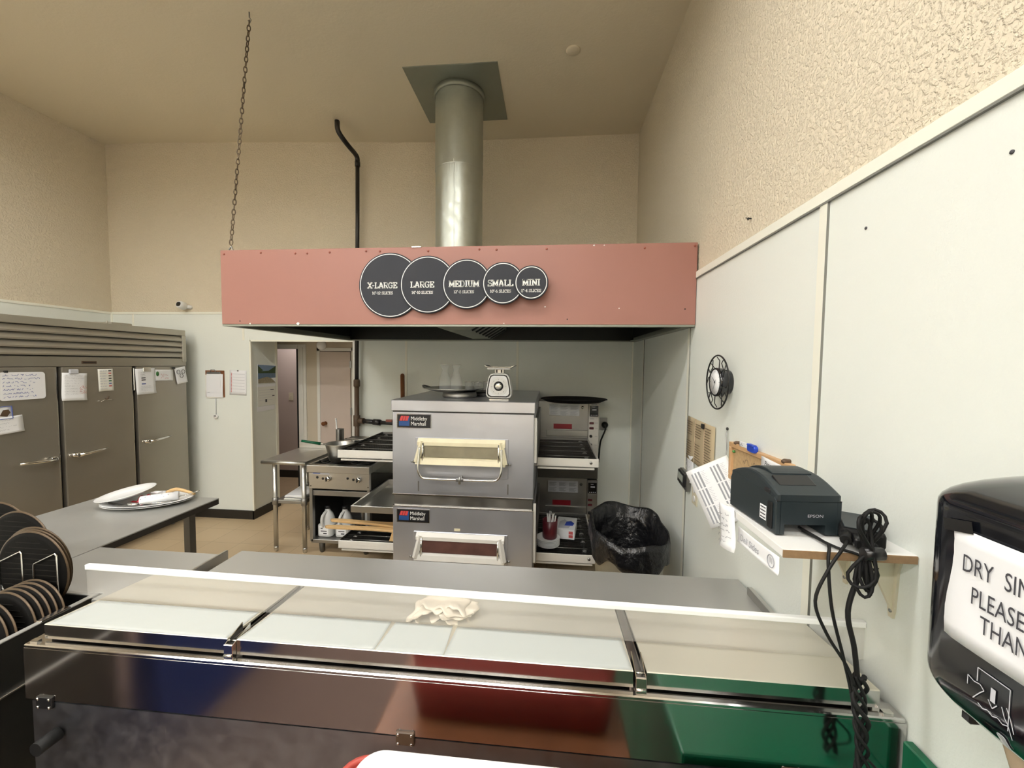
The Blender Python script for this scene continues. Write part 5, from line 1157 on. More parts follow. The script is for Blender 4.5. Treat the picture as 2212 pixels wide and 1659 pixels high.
c3 = cable('cable', [(.755, .985, SZ + .022), (.725, .965, SZ + .0), (.70, .955, SZ - .04), (.678, .95, SZ - .12), (.692, .945, SZ - .20), (.70, .94, SZ - .28)], .0055, 'thick black cable dropping straight from the adapter plug')
c4 = cable('cable', [(.655, 1.085, SZ + .008), (.68, 1.0, SZ + .006), (.715, .975, SZ + .0), (.735, .965, SZ - .026), (.745, .962, SZ - .02)], .0032, 'loop of thin cable sagging over the shelf edge')
# coiled bundle tied with a strap
cl = thing('cable_coil', (.712, .965, SZ), 'tied coil of black cable hanging over the near end of the shelf', 'cable coil')
bc = V((.712, .955, SZ + .030))
for i in range(5):
    dx, rx = -.022 + .011*i, (.030, .022, .026, .018, .03)[i]; H1, H2 = (.075, .088, .085, .06, .08)[i], (.085, .105, .095, .11, .10)[i]
    pts = []
    for j in range(24):
        a = 2*PI*j/24; s_, c_ = math.sin(a), math.cos(a); h = H1*s_ if s_ > 0 else H2*s_
        sq = .25 + .75*min(1, abs(s_)*1.35) if abs(s_) < .6 else 1.0
        pts.append(bc + V((dx*(1.2*abs(s_)) + rx*c_*sq*(abs(s_)**.5 + .12), -.006 + .012*math.sin(a*2 + i) + .006*i - .012, h)))
    k = MB(); k.tube(pts, .0036, 7, closed=True); k.build('loop', 'black_rubber', cl)
k = MB(); k.tube([bc + V((-.014, -.012, -.012)), bc + V((.026, -.012, -.010))], .013, 10, flat=1.1); k.build('strap', 'black_plastic', cl)
# twisted cable rope hanging down in front of the prep table
tw = thing('cable_rope', (.70, .93, SZ - .28), 'twisted rope of black cables hanging down over the prep table edge', 'cable')
zt, zb = SZ - .26, .856
def axis(t): 
    z = zt + (zb - zt)*t; return V((.700 + .016*math.sin(t*1.2) + .004*math.sin(t*5), .938 - .005*t, z))
for q in range(4):
    pts = []
    for j in range(90):
        t = j/89; c = axis(t); t2 = t*.52; a = q*PI/2 + t2*26 + .5*math.sin(t2*7); rr = .0115 + .005*math.sin(t2*15 + q*2.0)
        pts.append(c + V((rr*math.cos(a), .6*rr*math.sin(a), 0)))
    k = MB(); k.tube(pts, (.0052, .0038, .0036, .0045)[q], 7); k.build('strand', 'black_rubber', tw)
k = MB(); k.tube(smooth_path([axis(.66) + V((.006, -.012, 0)), axis(.75) + V((.03, -.012, .0)), axis(.86) + V((.058, -.014, 0)), axis(.945) + V((.060, -.014, 0)), axis(.975) + V((.040, -.014, 0)), axis(.985) + V((.008, -.012, 0))], 6), .003, 7); k.build('loose_loop', 'black_rubber', tw)

# ------------------------------------------------------------------ paper towel dispenser
dp = thing('towel_dispenser', (WX, .56, 1.45), 'big glossy black paper towel dispenser on the right wall', 'towel dispenser')
Y0, Y1, Z0, Z1 = .345, .745, 1.258, 1.655; yc = (Y0 + Y1)/2
k = MB(); nz, nn = 48, 40; rings = []
def dsec(t):  # t 0 bottom..1 top -> front x reach and half width scale
    reach = .215
    if t > .86: reach -= .10*((t - .86)/.14)**2.2
    if t < .20: reach -= .055*((.20 - t)/.20)**2.6
    hw = (Y1 - Y0)/2
    if t < .20: hw -= .050*((.20 - t)/.20)**3
    if t > .86: hw -= .045*((t - .86)/.14)**2.6
    return reach, hw
for i in range(nz + 1):
    t = i/nz; z = Z0 + (Z1 - Z0)*t; rc, hw = dsec(t); ring = []
    r_ = .055
    pts = [(0, -hw), (0, hw)]
    for j in range(9): a = PI/2*j/8; pts.append((rc - r_ + r_*math.sin(a), hw - r_ + r_*math.cos(a)))
    for j in range(9): a = PI/2*j/8; pts.append((rc - r_ + r_*math.cos(a), -hw + r_ - r_*math.sin(a)))
    rings.append([k.bm.verts.new((WX - x, yc + y, z)) for x, y in pts])
for A, B in zip(rings, rings[1:]):
    for j in range(len(A)): k.face([A[j], B[j], B[(j+1) % len(A)], A[(j+1) % len(A)]], j not in (0, len(A) - 1, 1))
k.face(rings[0]); k.face(rings[-1][::-1]); bmesh.ops.recalc_face_normals(k.bm, faces=k.bm.faces[:])
k.build('cover', 'black_gloss', dp)
k = MB(); k.box((WX - .17, Y1 - .062, Z0 - .010), (WX - .145, Y1 - .045, Z0 + .006), .003, 1); k.build('latch', 'black_plastic', dp)
k = MB(); k.box((WX - .006, Y0 + .02, Z0 - .008), (WX, Y1 - .02, Z1 - .01)); k.build('wall_plate', 'black_plastic', dp)
# pictogram: two hands pulling a towel, arrow
pf = frame((WX - .2062, .610, 1.350), UR, (0, 0, 1)) @ Matrix.Diagonal((.72, .9, 1, 1)); k = MB(pf); w_ = .0016
def poly(pts):
    for a, b in zip(pts, pts[1:]): bar2(k, a[0], a[1], b[0], b[1], w_)
poly([(-.030, .035), (.028, .035), (.028, -.03)] ); poly([(-.030, .035), (-.030, .012)]); poly([(-.026, -.022)] + [(-.026 + .009*i, -.022 - (.004 if i % 2 else 0)) for i in range(1, 7)])
poly([(-.048, .012), (-.036, .008), (-.024, .010), (-.016, .004), (-.022, -.002), (-.03, -.012), (-.036, -.02)]); poly([(-.048, .012), (-.048, -.004)])
poly([(.016, .0), (.022, -.014), (.028, -.02), (.034, -.04)]); poly([(.024, .004), (.032, -.01), (.038, -.028)])
bar2(k, 0, .018, 0, -.004, .009); poly([(-.008, -.004), (0, -.014), (.008, -.004)])
k.prism(rrect(.016, .022, .005, 4, .012, -.058), .0, .0006, 'z')
for v in k.bm.verts: v.co.x = WX - dsec((v.co.z - Z0)/(Z1 - Z0))[0] - .0014 - (WX - .2062 - v.co.x)
k.build('pictogram', 'ink_pale', dp)
tw_ = thing('paper_towel', (WX - .11, .5, Z0), 'torn brown paper towel hanging out of the black dispenser', 'paper towel')
k = MB(); k.grid(lambda s, t: (WX - .115 - .012*math.sin(t*2.5), Y1 - .065 - .32*s, Z0 + .01 - (.095 + .012*math.sin(s*16) + .008*math.sin(s*31) - .05*max(0, .12 - s)/.12)*t), 30, 6, .0012); k.build('torn_sheet', 'towel_brown', tw_)
k = MB(); k.tube([(WX - .115, .66, Z0 + .004), (WX - .115, .39, Z0 + .004)], .008, 8); k.build('roll_feed', 'towel_brown', tw_)
# taped sign on the dispenser
sg = thing('paper_sign', (WX - .216, .57, 1.49), 'white taped sign reading DRY SINK PLEASE THANK YOU on the dispenser', 'sign')
sf = frame((WX - .2158, .545, 1.488), UR, Z_); k = MB(sf)
def sz_(x): return .0015 - max(0, (abs(x) - .115))**2*6
k.grid(lambda s, t: ((s - .5)*.335, (t - .5)*.175, sz_((s - .5)*.335) + .0012*math.sin(s*9 + t*5) + .0015), 16, 8, .0005); k.build('sheet', 'paper', sg)
for wd, x, y in (('DRY', -.115, .026), ('SINK', -.058, .027), ('PLEASE', -.100, -.017), ('THANK YOU', -.085, -.052)):
    k = MB(sf); text_into(k, wd, x, y, .037, .0045, wide=.60); k.build('lettering', 'ink', sg)
for x, y, a in ((-.125, .090, 12), (.12, .090, -12)):
    k = MB(sf @ Matrix.Translation((x, y, 0)) @ Matrix.Rotation(math.radians(a), 4, 'Z')); k.box((-.022, -.009, .004), (.022, .009, .0048)); k.build('tape', 'black_plastic', sg)
# ------------------------------------------------------------------ pizza prep table
PX0, PX1, PYF, PYB, LZ, WZ = -1.50, .845, .985, 1.81, .997, .885
pt = thing('prep_table', (-.33, 1.4, 0), 'long stainless pizza prep table with three lids, seen from its back', 'prep table')
k = MB()
k.box((PX0, PYF, .985), (PX1, PYF + .05, LZ), .003, 1)                          # ledge in front of the lids
k.box((PX0 + .045, PYF + .05, .955), (PX1 - .03, 1.345, .985)); k.box((PX0, PYF + .05, .93), (PX0 + .03, 1.345, .985)); k.box((PX1 - .03, PYF + .05, .93), (PX1, 1.345, .985))
k.build('rail_frame', 'steel_mirror', pt)
k = MB(); k.box((PX0, 1.345, WZ - .04), (PX1 - .005, PYB, WZ), .004, 1); k.build('worktop', 'steel_top', pt)
k = MB(); k.box((.818, 1.44, WZ), (.838, 1.69, WZ + .032), .002, 1); k.build('end_stop', 'steel', pt)
k = MB(); k.box((PX0, PYF, .835), (PX1, PYF + .012, .986)); k.build('back_apron', 'steel_mirror', pt)
k = MB(); k.box((PX0 + .03, PYF + .012, .12), (PX1 - .005, PYB - .04, .845)); k.build('cabinet', 'steel_dark', pt)
k = MB(); k.box((PX0 + .018, PYF + .002, .14), (PX1 - .01, PYF + .014, .829)); bp = k.build('back_panel', 'steel_back', pt)
k = MB(); k.box((PX0 + .01, PYF + .008, .822), (PX1, PYF + .0135, .84)); k.build('panel_gap', 'dark_gap', pt)
for x in (-1.435, -.365, .60):
    k = MB(); k.box((x - .025, PYF - .006, .812), (x + .025, PYF + .0025, .848), .002, 1); hg = k.build('hinge', 'pipe_brown' if x > -1 else 'black_plastic', pt)
    for dx in (-.018, .018):
        for dz in (.818, .842):
            k = MB(); k.lathe((x + dx, PYF - .006, dz), [(.004, .001), (.004, -.002), (.001, -.003)], 'y', 10); k.build('screw', 'steel_bright', hg)
k = MB(); k.tube([(-1.395, PYF - .004, .742), (-1.395, PYF - .055, .742)], .019, 18); k.build('bumper', 'black_rubber', pt)
for x in (PX0 + .1, PX1 - .1):
    for y in (PYF + .12, PYB - .14):
        k = MB(); k.lathe((x, y, 0), [(.025, 0), (.028, .02), (.022, .04), (.022, .121)], 'z', 14); k.build('leg', 'steel_dull', pt)
# lids, sloping down away from the viewer
lid_z = lambda y: 1.046 - (y - 1.006) * .078
for x0, x1 in ((-1.458, -.884), (-.855, .222), (.256, .800)):
    k = MB(); y0, y1 = 1.006, 1.335
    k.prism([(y0, 1.003), (y0, lid_z(y0) - .002), (y0 + .002, lid_z(y0)), (y1 - .002, lid_z(y1)), (y1, lid_z(y1) - .003), (y1, .99), (y1 - .004, .99), (y1 - .004, lid_z(y1) - .006), (y0 + .004, lid_z(y0) - .006), (y0 + .004, 1.003)], x0, x1, 'x')
    for f_ in k.bm.faces:
        if f_.normal.y < -.9 or abs(f_.normal.y) > .9: f_.material_index = 1
    k.build('lid', ['steel_lid', 'steel_mirror'], pt)
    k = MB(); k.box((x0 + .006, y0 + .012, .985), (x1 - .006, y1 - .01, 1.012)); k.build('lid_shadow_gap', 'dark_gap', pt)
for x0, x1 in ((-.882, -.857), (.224, .254)):
    xc = (x0 + x1)/2; k = MB()
    k.prism([(1.03, 1.015), (1.03, 1.030), (1.325, 1.020), (1.325, 1.0)], x0 + .003, x0 + .006, 'x'); k.prism([(1.03, 1.015), (1.03, 1.030), (1.325, 1.020), (1.325, 1.0)], x1 - .006, x1 - .003, 'x'); k.box((x0 + .003, 1.03, 1.008), (x1 - .003, 1.325, 1.013))
    ar = k.build('hinge_arm', 'steel_dull', pt)
    k = MB(); k.box((xc - .013, PYF + .006, LZ), (xc + .013, PYF + .012, LZ + .042), .001, 1); k.prism([(PYF + .012, LZ), (PYF + .012, LZ + .042), (PYF + .075, LZ + .062), (PYF + .075, LZ + .03)], xc - .013, xc - .011, 'x'); k.prism([(PYF + .012, LZ), (PYF + .012, LZ + .042), (PYF + .075, LZ + .062), (PYF + .075, LZ + .03)], xc + .011, xc + .013, 'x'); br = k.build('hinge_bracket', 'steel_bright', ar)
    k = MB()
    for z, y in ((LZ + .012, PYF + .005), (LZ + .038, PYF + .03)): k.tube([(xc - .012, y, z), (xc + .012, y, z)], .003, 8)
    k.build('hinge_pin', 'steel_bright', br)
for x in (PX0 + .012, .80):
    k = MB(); k.box((x, PYF + .008, LZ), (x + .022, PYF + .02, LZ + .006)); k.build('lid_stop', 'steel_bright', pt)
# clear guard standing on the lids
gd = thing('sneeze_guard', (-.31, 1.137, 1.04), 'long clear acrylic guard with a white top edge standing on the prep table lids', 'guard')
GX0, GX1 = -1.475, .848
GF = frame((-1.495, 1.15, 1.038), (2.343, -.022, 0), (0, 0, 1)); GL_ = 2.343
k = MB(GF); k.box((0, 0, -.004), (GL_, .094, .004)); k.build('pane', 'acrylic', gd)
k = MB(GF); k.prism([(0, .1135), (GL_, .1045), (GL_, .089), (0, .098)], -.008, .010, 'z', .003); k.build('top_edge', 'acrylic_edge', gd)
# thin pale see-through bands laid over the front of the lids
fl = None
def pale_band(x0, x1, label):
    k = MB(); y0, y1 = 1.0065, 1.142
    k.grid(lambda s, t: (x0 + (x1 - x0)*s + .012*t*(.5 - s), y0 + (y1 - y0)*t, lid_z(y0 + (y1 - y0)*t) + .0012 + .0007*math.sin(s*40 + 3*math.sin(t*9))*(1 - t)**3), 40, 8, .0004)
    return tag(k.build('pale_strip', 'pale_band', None, ((x0 + x1)/2, 1.07, 1.04)), label, 'plastic sheet', 'thin pale bands on the lids')
pale_band(-1.452, -.886, 'thin pale band lying along the front of the left lid')
pale_band(-.853, -.459, 'thin pale band on the left part of the middle lid')
pale_band(-.4575, -.2695, 'short thin pale band in the centre of the middle lid, between two others')
pale_band(-.2685, .220, 'thin pale band on the right part of the middle lid')
# folded towel against the guard
tl = thing('dish_towel', (-.31, 1.2, 1.03), 'folded beige towel lying on the middle lid under the guard', 'towel')
rnd = random.Random(12)
for i in range(4):
    dx, dy, w_, d_ = (.0, -.035, .185, .085), (-.008, -.02, .20, .09), (.006, -.008, .20, .09), (-.01, .0, .165, .09)
    a, b, w0, d0 = (dx, dy, w_, d_)[i] if False else ((0, .006, .165, .10), (-.006, .012, .195, .095), (.008, .016, .185, .09), (-.006, .02, .15, .085))[i]
    k = MB(); x0, y0 = -.315 + a, 1.148 + b; ph = rnd.uniform(0, 6)
    k.grid(lambda s, t, x0=x0, y0=y0, ph=ph, w0=w0, d0=d0, i=i: (x0 + (s - .5)*w0 + .006*math.sin(t*8 + ph), y0 + t*d0 + (1 - t)*(.012*math.sin(s*11 + ph) + .008*math.sin(s*23 + ph)), lid_z(y0 + t*d0) + .0075*(i + .6) + .007*math.sin(s*9 + ph)*(1 - t) + .008*(1 - abs(2*s - 1)**4) * (i > 0)), 24, 8, .004)
    k.build('fold', 'cloth', tl)
# ------------------------------------------------------------------ long table along the fridge
ta = thing('work_table', (-2.64, 1.7, 0), 'long steel work table with a dark edge standing in front of the refrigerator', 'table')
AX0, AX1, AY0, AY1, AZ = -3.045, -2.24, .25, 2.515, .88
k = MB(); k.box((AX0, AY0, AZ - .008), (AX1, AY1, AZ), .002, 1); k.build('tabletop', 'steel_top', ta)
k = MB(); k.box((AX0 + .002, AY0, AZ - .042), (AX1 - .002, AY1 - .002, AZ - .008)); k.build('edge_band', 'black_base', ta)
for x in (AX0 + .08, AX1 - .04):
    for y in (AY0 + .2, AY1 - .19):
        k = MB(); k.box((x - .022, y - .022, 0), (x + .022, y + .022, AZ - .04), .002, 1); k.build('leg', 'steel_dark', ta)
# table beside the prep table
tb = thing('work_table', (-1.9, 1.5, 0), 'small steel table between the long table and the prep table, behind the pan tub', 'table')
BX0, BX1, BY0, BY1, BZ = -2.232, -1.552, 1.414, 1.772, .88
k = MB(); k.prism([(BX0, BY0), (-1.774, BY0), (-1.774, 1.372), (BX1, 1.372), (BX1, BY1), (BX0, BY1)], BZ - .035, BZ, 'z', .002); k.build('tabletop', 'steel_top', tb)
k = MB(); k.box((BX1 - .002, 1.47, BZ - .05), (BX1 + .012, BY1 + .002, BZ + .022), .002, 1); k.build('end_flange', 'steel', tb)
for x in (BX0 + .06, BX1 - .06):
    for y in (BY0 + .06, BY1 - .08):
        k = MB(); k.tube([(x, y, .02), (x, y, BZ - .03)], .02, 14); k.lathe((x, y, 0), [(.014, 0), (.022, .01), (.022, .03)], 'z', 12); k.build('leg', 'steel_dull', tb)
k = MB(); k.box((-1.772, 1.376, .06), (BX1 - .004, 1.39, BZ - .035)); k.build('end_panel', 'steel_dark', tb)  # dark sheet added to paint the shade in the gap between the tables
k = MB(); k.box((BX0 + .05, BY0 + .05, .28), (BX1 - .05, BY1 - .07, .31)); k.build('undershelf', 'steel_dark', tb)
# platter with dirty dishes
def ell(c, prof, rot, sx, sy, m, par, name, tilt=None):
    f = Matrix.Translation(V(c)) @ Matrix.Rotation(math.radians(rot), 4, 'Z')
    if tilt: f = f @ tilt
    k = MB(f); k.lathe((0, 0, 0), prof, 'z', 48, cap=False, sx=sx, sy=sy); return k.build(name, m, par)
PC = (-2.60, 2.36, AZ)
PR = [(.001, 0), (.125, 0), (.145, .006), (.19, .020), (.196, .0225), (.19, .0235), (.143, .010), (.122, .005), (.001, .005)]
t = thing('platter', PC, 'lower of two white oval platters with grey bands on the long table', 'platter', 'oval platters on the long table'); ell((PC[0], PC[1], AZ), PR, 18, 1.28, .86, 'white_ceramic', t, 'platter_body')
k = MB(Matrix.Translation(V((PC[0], PC[1], AZ))) @ Matrix.Rotation(math.radians(18), 4, 'Z')); k.lathe((0, 0, 0), [(.170, .0165), (.178, .0192)], 'z', 48, cap=False, sx=1.28, sy=.86); k.build('rim_band', 'ink_grey', t)
dup(t, (PC[0] + .006, PC[1] - .004, AZ + .011), 'upper of two white oval platters, the one holding the dirty dishes')
ZP2 = AZ + .018
t = thing('plate', (-2.70, 2.34, ZP2), 'white dinner plate tilted on the left half of the platter', 'plate')
ell((-2.725, 2.335, ZP2 + .036), [(.001, 0), (.085, 0), (.10, .004), (.148, .022), (.152, .025), (.148, .026), (.098, .009), (.084, .005), (.001, .005)], 0, 1, 1, 'white_ceramic', t, 'plate_body', Matrix.Rotation(math.radians(6), 4, 'X') @ Matrix.Rotation(math.radians(-8), 4, 'Y'))
ell((-2.725, 2.335, ZP2 + .036), [(.083, .0052), (.086, .0058)], 0, 1, 1, 'ink_pale', t, 'well_line', Matrix.Rotation(math.radians(6), 4, 'X') @ Matrix.Rotation(math.radians(-8), 4, 'Y'))
t = thing('napkin_roll', (-2.47, 2.36, ZP2), 'white dotted napkin rolled round cutlery on the right half of the platter', 'napkin')
k = MB(); k.tube([(-2.575, 2.285, ZP2 + .028), (-2.50, 2.335, ZP2 + .032), (-2.42, 2.395, ZP2 + .032)], .034, 18, flat=.75); k.build('napkin', 'paper', t)
k = MB()
for i in range(9):
    s_ = .08 + .1*i; x, y = -2.575 + .155*s_, 2.285 + .11*s_; a = .5 + .35*(i % 3); k.sphere((x + .02*math.cos(a)*.55, y - .034*math.cos(a), ZP2 + .031 + .027*math.sin(a)), .0035, 6)
k.build('dot_pattern', 'ink_pale', t)
t = thing('fork', (-2.40, 2.41, ZP2), 'steel fork handle sticking out of the rolled napkin', 'cutlery')
k = MB(); k.tube([(-2.43, 2.388, ZP2 + .022), (-2.385, 2.42, ZP2 + .03), (-2.345, 2.44, ZP2 + .045)], .006, 8, flat=.4); k.build('handle', 'steel_bright', t); k = MB(); k.tube([(-2.345, 2.44, ZP2 + .045), (-2.325, 2.45, ZP2 + .05)], .010, 8, flat=.35); k.build('handle_end', 'steel_bright', t)
t = thing('spoon', (-2.55, 2.27, ZP2), 'steel spoon lying in front of the red wrapper on the platter', 'cutlery')
k = MB(); k.sphere((-2.60, 2.255, ZP2 + .016), .03, 14, 1.25, .6, .3); k.build('bowl', 'steel_bright', t); k = MB(); k.tube([(-2.56, 2.262, ZP2 + .016), (-2.48, 2.30, ZP2 + .012), (-2.42, 2.34, ZP2 + .010)], .005, 8, flat=.5); k.build('handle', 'steel_bright', t)
t = thing('fork', (-2.66, 2.235, ZP2), 'dark steel fork under the tilted plate on the platter', 'cutlery')
k = MB(); k.tube([(-2.72, 2.25, ZP2 + .012), (-2.66, 2.235, ZP2 + .014), (-2.62, 2.245, ZP2 + .012)], .009, 8, flat=.4); k.build('tines', 'steel_dark', t); k = MB(); k.tube([(-2.72, 2.25, ZP2 + .012), (-2.78, 2.27, ZP2 + .010)], .005, 8); k.build('handle', 'steel_dark', t)
t = thing('wrapper', (-2.58, 2.34, ZP2), 'crumpled red wrapper between the plate and the napkin', 'wrapper')
k = MB(); rnd = random.Random(6); k.grid(lambda s, u: (-2.64 + .10*s, 2.275 + .11*u, ZP2 + .012 + .035*math.sin(PI*s)*math.sin(PI*u) + .010*math.sin(s*14 + u*9)), 14, 14, .002); k.build('foil', 'red_wrap', t)
k = MB(); k.prism([(-.02, 0), (.03, .005), (.035, .03), (-.015, .028)], -.004, .004, 'z'); 
for v in k.bm.verts: v.co += V((-2.575, 2.37, ZP2 + .05))
k.build('white_flap', 'paper', t)
t = thing('crust', (-2.42, 2.45, ZP2), 'pale crust leaning on the far side of the platter', 'food')
k = MB(); k.tube(smooth_path([(-2.55, 2.44, ZP2 + .03), (-2.50, 2.455, ZP2 + .05), (-2.43, 2.46, ZP2 + .038), (-2.36, 2.45, ZP2 + .026)], 4), .014, 10, r_end=.008); k.build('crust_edge', 'wood', t)
# tub cart with a rack of pizza pans
UX0, UX1, UY0, UY1, UZ, UB = -2.42, -1.782, .50, 1.407, .886, .69
tu = thing('pan_cart', (-2.1, .95, 0), 'dark steel cart with a rimmed tub full of pizza pans at the left edge', 'cart')
k = MB(); k.box((UX0 + .03, UY0 + .03, UB - .01), (UX1 - .022, UY1 - .02, UB)); k.box((UX0 + .02, UY0 + .02, UB - .01), (UX0 + .028, UY1 - .012, UZ - .004)); k.box((UX1 - .024, UY0 + .02, UB - .01), (UX1 - .016, UY1 - .012, UZ - .004)); k.box((UX0 + .03, UY0 + .02, UB - .01), (UX1 - .024, UY0 + .03, UZ - .004)); k.box((UX0 + .03, UY1 - .018, UB - .01), (UX1 - .024, UY1 - .01, UZ - .004)); k.build('basin', 'steel_dark', tu)
k = MB(); k.box((UX1 - .020, UY0, UZ - .006), (UX1, UY1, UZ), .002, 1); k.box((UX0, UY0, UZ - .006), (UX0 + .026, UY1, UZ), .002, 1); k.box((UX0 + .026, UY1 - .016, UZ - .006), (UX1 - .020, UY1, UZ), .002, 1); k.box((UX0 + .026, UY0, UZ - .006), (UX1 - .020, UY0 + .024, UZ), .002, 1); k.build('rim', 'steel_top', tu)
k = MB(); k.box((UX1 - .02, 1.22, UZ - .001), (UX1 + .002, 1.31, UZ + .004), .001, 1); k.build('rim_clip', 'steel_bright', tu)
k = MB(); k.box((UX1 - .010, UY0, .10), (UX1 - .004, UY1 - .12, UZ - .006)); k.box((UX0, UY0, .15), (UX0 + .01, UY1, UZ - .006)); k.box((UX0, UY1 - .13, .15), (UX1 - .01, UY1 - .12, UB - .012)); k.build('side_panel', 'steel_dark', tu)
k = MB(); k.box((UX1 - .008, UY0, .698), (UX1 + .005, UY1 - .16, .706), .002, 1); k.build('lower_lip', 'steel', tu)
for x in (UX0 + .04, UX1 - .04):
    for y in (UY0 + .05, UY1 - .32):
        k = MB(); k.tube([(x, y, .10), (x, y, UB - .012)], .016, 12); lg = k.build('post', 'steel_dark', tu)
        k = MB(); k.lathe((x, y, .05), [(.001, -.012), (.05, -.012), (.05, .012), (.001, .012)], 'x', 20); k.build('caster', 'black_rubber', lg)
wr = thing('wire_rack', (-2.0, 1.33, UB), 'bright wire rack standing in the tub in front of the grooved pan', 'rack')
WY = 1.331
for x0 in (-1.962, -2.113, -2.264):
    k = MB(); k.tube([(x0, WY, UB + .004), (x0, WY, 1.026), (x0 + .004, WY, 1.034), (x0 + .094, WY, 1.077), (x0 + .101, WY, 1.070), (x0 + .101, WY, UB + .004)], .0032, 7); k.build('wire_loop', 'steel_bright', wr)
k = MB(); k.box((-2.30, WY - .003, UB), (-1.85, WY + .003, UB + .006)); k.build('base_wire', 'steel_bright', wr)
k = MB()
for x in (-2.2, -1.92): k.box((x, WY, .832), (x + .006, 1.383, .836)); k.box((x, 1.378, UB), (x + .006, 1.383, .836))
k.build('carrier', 'steel_bright', wr)
def pan_at(R, c, lean, label):
    """round pan standing on edge; lean tips its top away from the viewer"""
    t = thing('pizza_pan', (0, 0, 0), label, 'pan', 'round pizza pans in the tub cart')
    k = MB(); k.lathe((0, 0, 0), [(.001, -.004), (R - .02, -.004), (R - .012, -.001), (R - .004, .006), (R, .007), (R - .001, .009), (R - .006, .008), (R - .014, .002), (R - .022, -.001), (.001, -.001)], 'y', 56, cap=False); k.build('pan_disc', 'pan_black', t)
    k = MB(); k.lathe((0, 0, 0), [(R - .005, .0048), (R + .0012, .0070), (R + .0015, .0085), (R - .003, .0095)], 'y', 56, cap=False); k.build('worn_rim', 'pan_rim', t)
    k = MB()
    for q in range(1, 15):
        z = -R + 2*R*q/15; hw = math.sqrt(max(0, (R - .03)**2 - z*z)); k.box((-hw, -.0052, z - .0012), (hw, -.004, z + .0012))
    k.build('groove_pattern', 'pan_groove', t)
    t.location = c; t.rotation_euler = (math.radians(-lean), 0, 0); return t
pA = pan_at(.157, (-1.993, 1.343, .994), 0, 'dark grooved pan facing the viewer behind the wire loops in the tub')
def pan_copy(c, lean, label, s=1.0):
    o = dup(pA, c, label, (math.radians(-lean), 0, 0)); o.scale = (s, 1, s); return o
pan_copy((-2.005, 1.3585, .994), 0, 'brown-rimmed pan directly behind the grooved pan'); pan_copy((-2.02, 1.374, .996), 0, 'second pan behind the grooved pan, a little further left')
pan_copy((-2.19, 1.435, 1.034), 2, 'dark pan standing behind the tub, second from the back', .96); pan_copy((-2.318, 1.458, 1.047), 2, 'farthest dark pan, highest at the left picture edge', 1.04)
rn = ('farthest of the seven pans sunk in the front of the tub', 'second farthest of the pans sunk in the tub', 'third farthest of the pans sunk in the tub', 'middle one of the seven pans sunk in the tub', 'third nearest of the pans sunk in the tub', 'second nearest of the pans sunk in the tub', 'nearest of the seven pans sunk in the tub')
for i, lb in enumerate(rn):
    pan_copy((-1.94 - .004*i, (1.296, 1.278, 1.260, 1.242, 1.222, 1.172, 1.152)[i], .838 - .002*i), 8, lb, .90)
# ------------------------------------------------------------------ customer side in front of the prep table
# green counter at the right
gc = thing('green_counter', (.60, .5, 0), 'green laminate counter against the right wall, in the lower right corner', 'counter')
k = MB(); k.box((.345, -.35, .80), (WX - .004, .968, .845), .006, 2); k.build('countertop', 'green_laminate', gc)
k = MB(); k.box((WX - .026, -.35, .845), (WX - .004, .968, .962), .003, 1); k.build('backsplash', 'green_laminate', gc)
k = MB(); k.box((.385, -.33, 0.009), (WX - .004, .95, .80)); k.build('base_cabinet', 'green_laminate', gc)
k = MB(); k.box((.38, -.30, .12), (.386, .30, .76), .002, 1); k.box((.38, .32, .12), (.386, .93, .76), .002, 1); k.build('door_panel', 'green_laminate', gc)
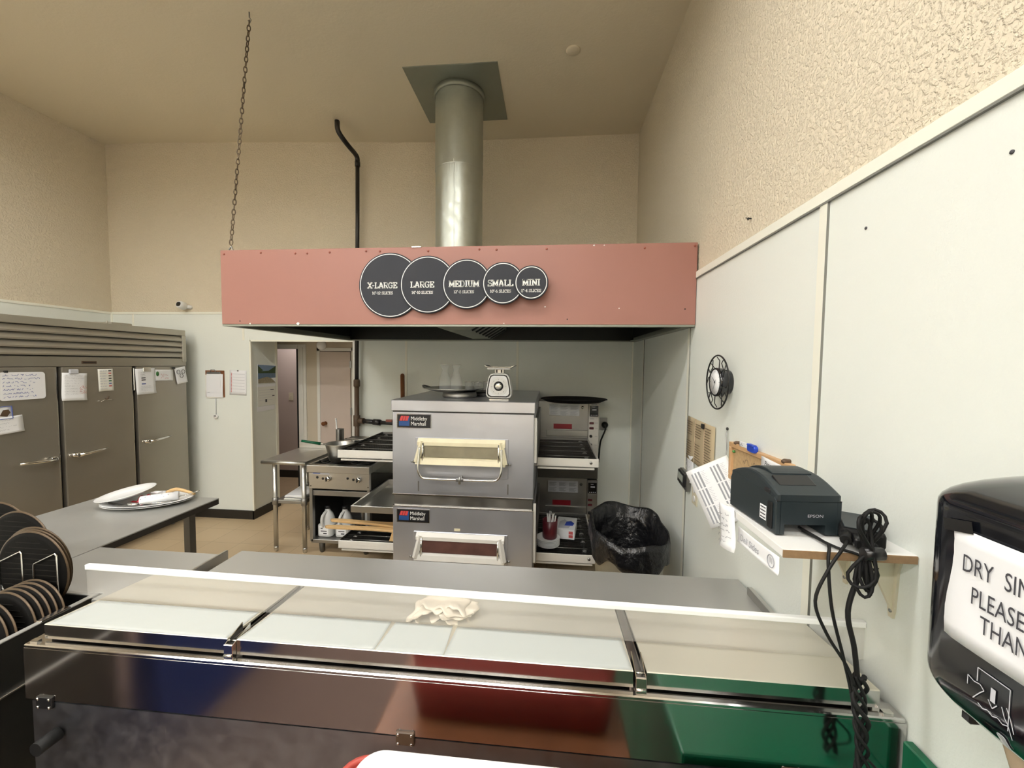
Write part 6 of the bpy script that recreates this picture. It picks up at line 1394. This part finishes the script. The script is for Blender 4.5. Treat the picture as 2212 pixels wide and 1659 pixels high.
# low stand carrying the tubs
st = thing('stand', (-.12, .6, 0), 'dark wooden stand under the white tub in front of the prep table', 'stand')
k = MB(); k.box((-.50, .42, .70), (.24, .90, .73), .004, 1); k.build('board', 'wood_dark', st)
for x in (-.46, .20):
    for y in (.46, .86):
        k = MB(); k.box((x - .02, y - .02, .009), (x + .02, y + .02, .70)); k.build('leg', 'wood_dark', st)
rb = thing('red_tub', (-.105, .615, .73), 'red plastic tub holding the white tub, just showing at its left', 'tub')
k = MB()
P = rrect(.66, .43, .05, 5)
A = [k.bm.verts.new((-.105 + x*.9, .617 + y*.93, .731)) for x, y in P]; B = [k.bm.verts.new((-.105 + x, .617 + y, .920)) for x, y in P]; C_ = [k.bm.verts.new((-.105 + x*.985, .617 + y*.98, .920)) for x, y in P]; D_ = [k.bm.verts.new((-.105 + x*.885, .617 + y*.915, .737)) for x, y in P]; n = len(P)
k.face(A[::-1]); k.face(D_)
for i in range(n):
    j = (i + 1) % n; k.face([A[i], A[j], B[j], B[i]], True); k.face([B[i], B[j], C_[j], C_[i]]); k.face([C_[i], C_[j], D_[j], D_[i]], True)
k.build('tub_body', 'red_plastic', rb)
k = MB(); k.tube([(-.105 + x*1.012, .617 + y*1.012, .922) for x, y in P], .008, 8, closed=True); k.build('rolled_rim', 'red_plastic', rb)
wt = thing('white_tub', (-.11, .62, .74), 'large white plastic tub in the bottom foreground before the prep table', 'tub')
k = MB(); W0, D0 = .585, .42; P = rrect(W0, D0, .05, 8); cx, cy = -.105, .615
lv = [(.86, .86, .741), (.955, .93, .925), (.965, .955, .945), (1.0, 1.0, .947), (1.0, 1.0, .957), (.985, .98, .962), (.955, .945, .960), (.94, .92, .94), (.93, .91, .925), (.90, .885, .92), (.84, .83, .78)]
rings = []
for sx_, sy_, z in lv: rings.append([k.bm.verts.new((cx + x*sx_, cy + y*sy_, z)) for x, y in P])
n = len(P); k.face(rings[0][::-1]); k.face(rings[-1])
for A, B in zip(rings, rings[1:]):
    for i in range(n): k.face([A[i], A[(i+1) % n], B[(i+1) % n], B[i]], True)
bmesh.ops.recalc_face_normals(k.bm, faces=k.bm.faces[:]); k.build('tub_body', 'white_plastic', wt)
k = MB(); k.box((cx - .20, cy - .16, .781), (cx + .20, cy + .16, .80)); k.build('liner', 'paper_warm', wt)

# ------------------------------------------------------------------ clean up helper data
for o in bpy.data.objects:
    if '_org' in o: del o['_org']
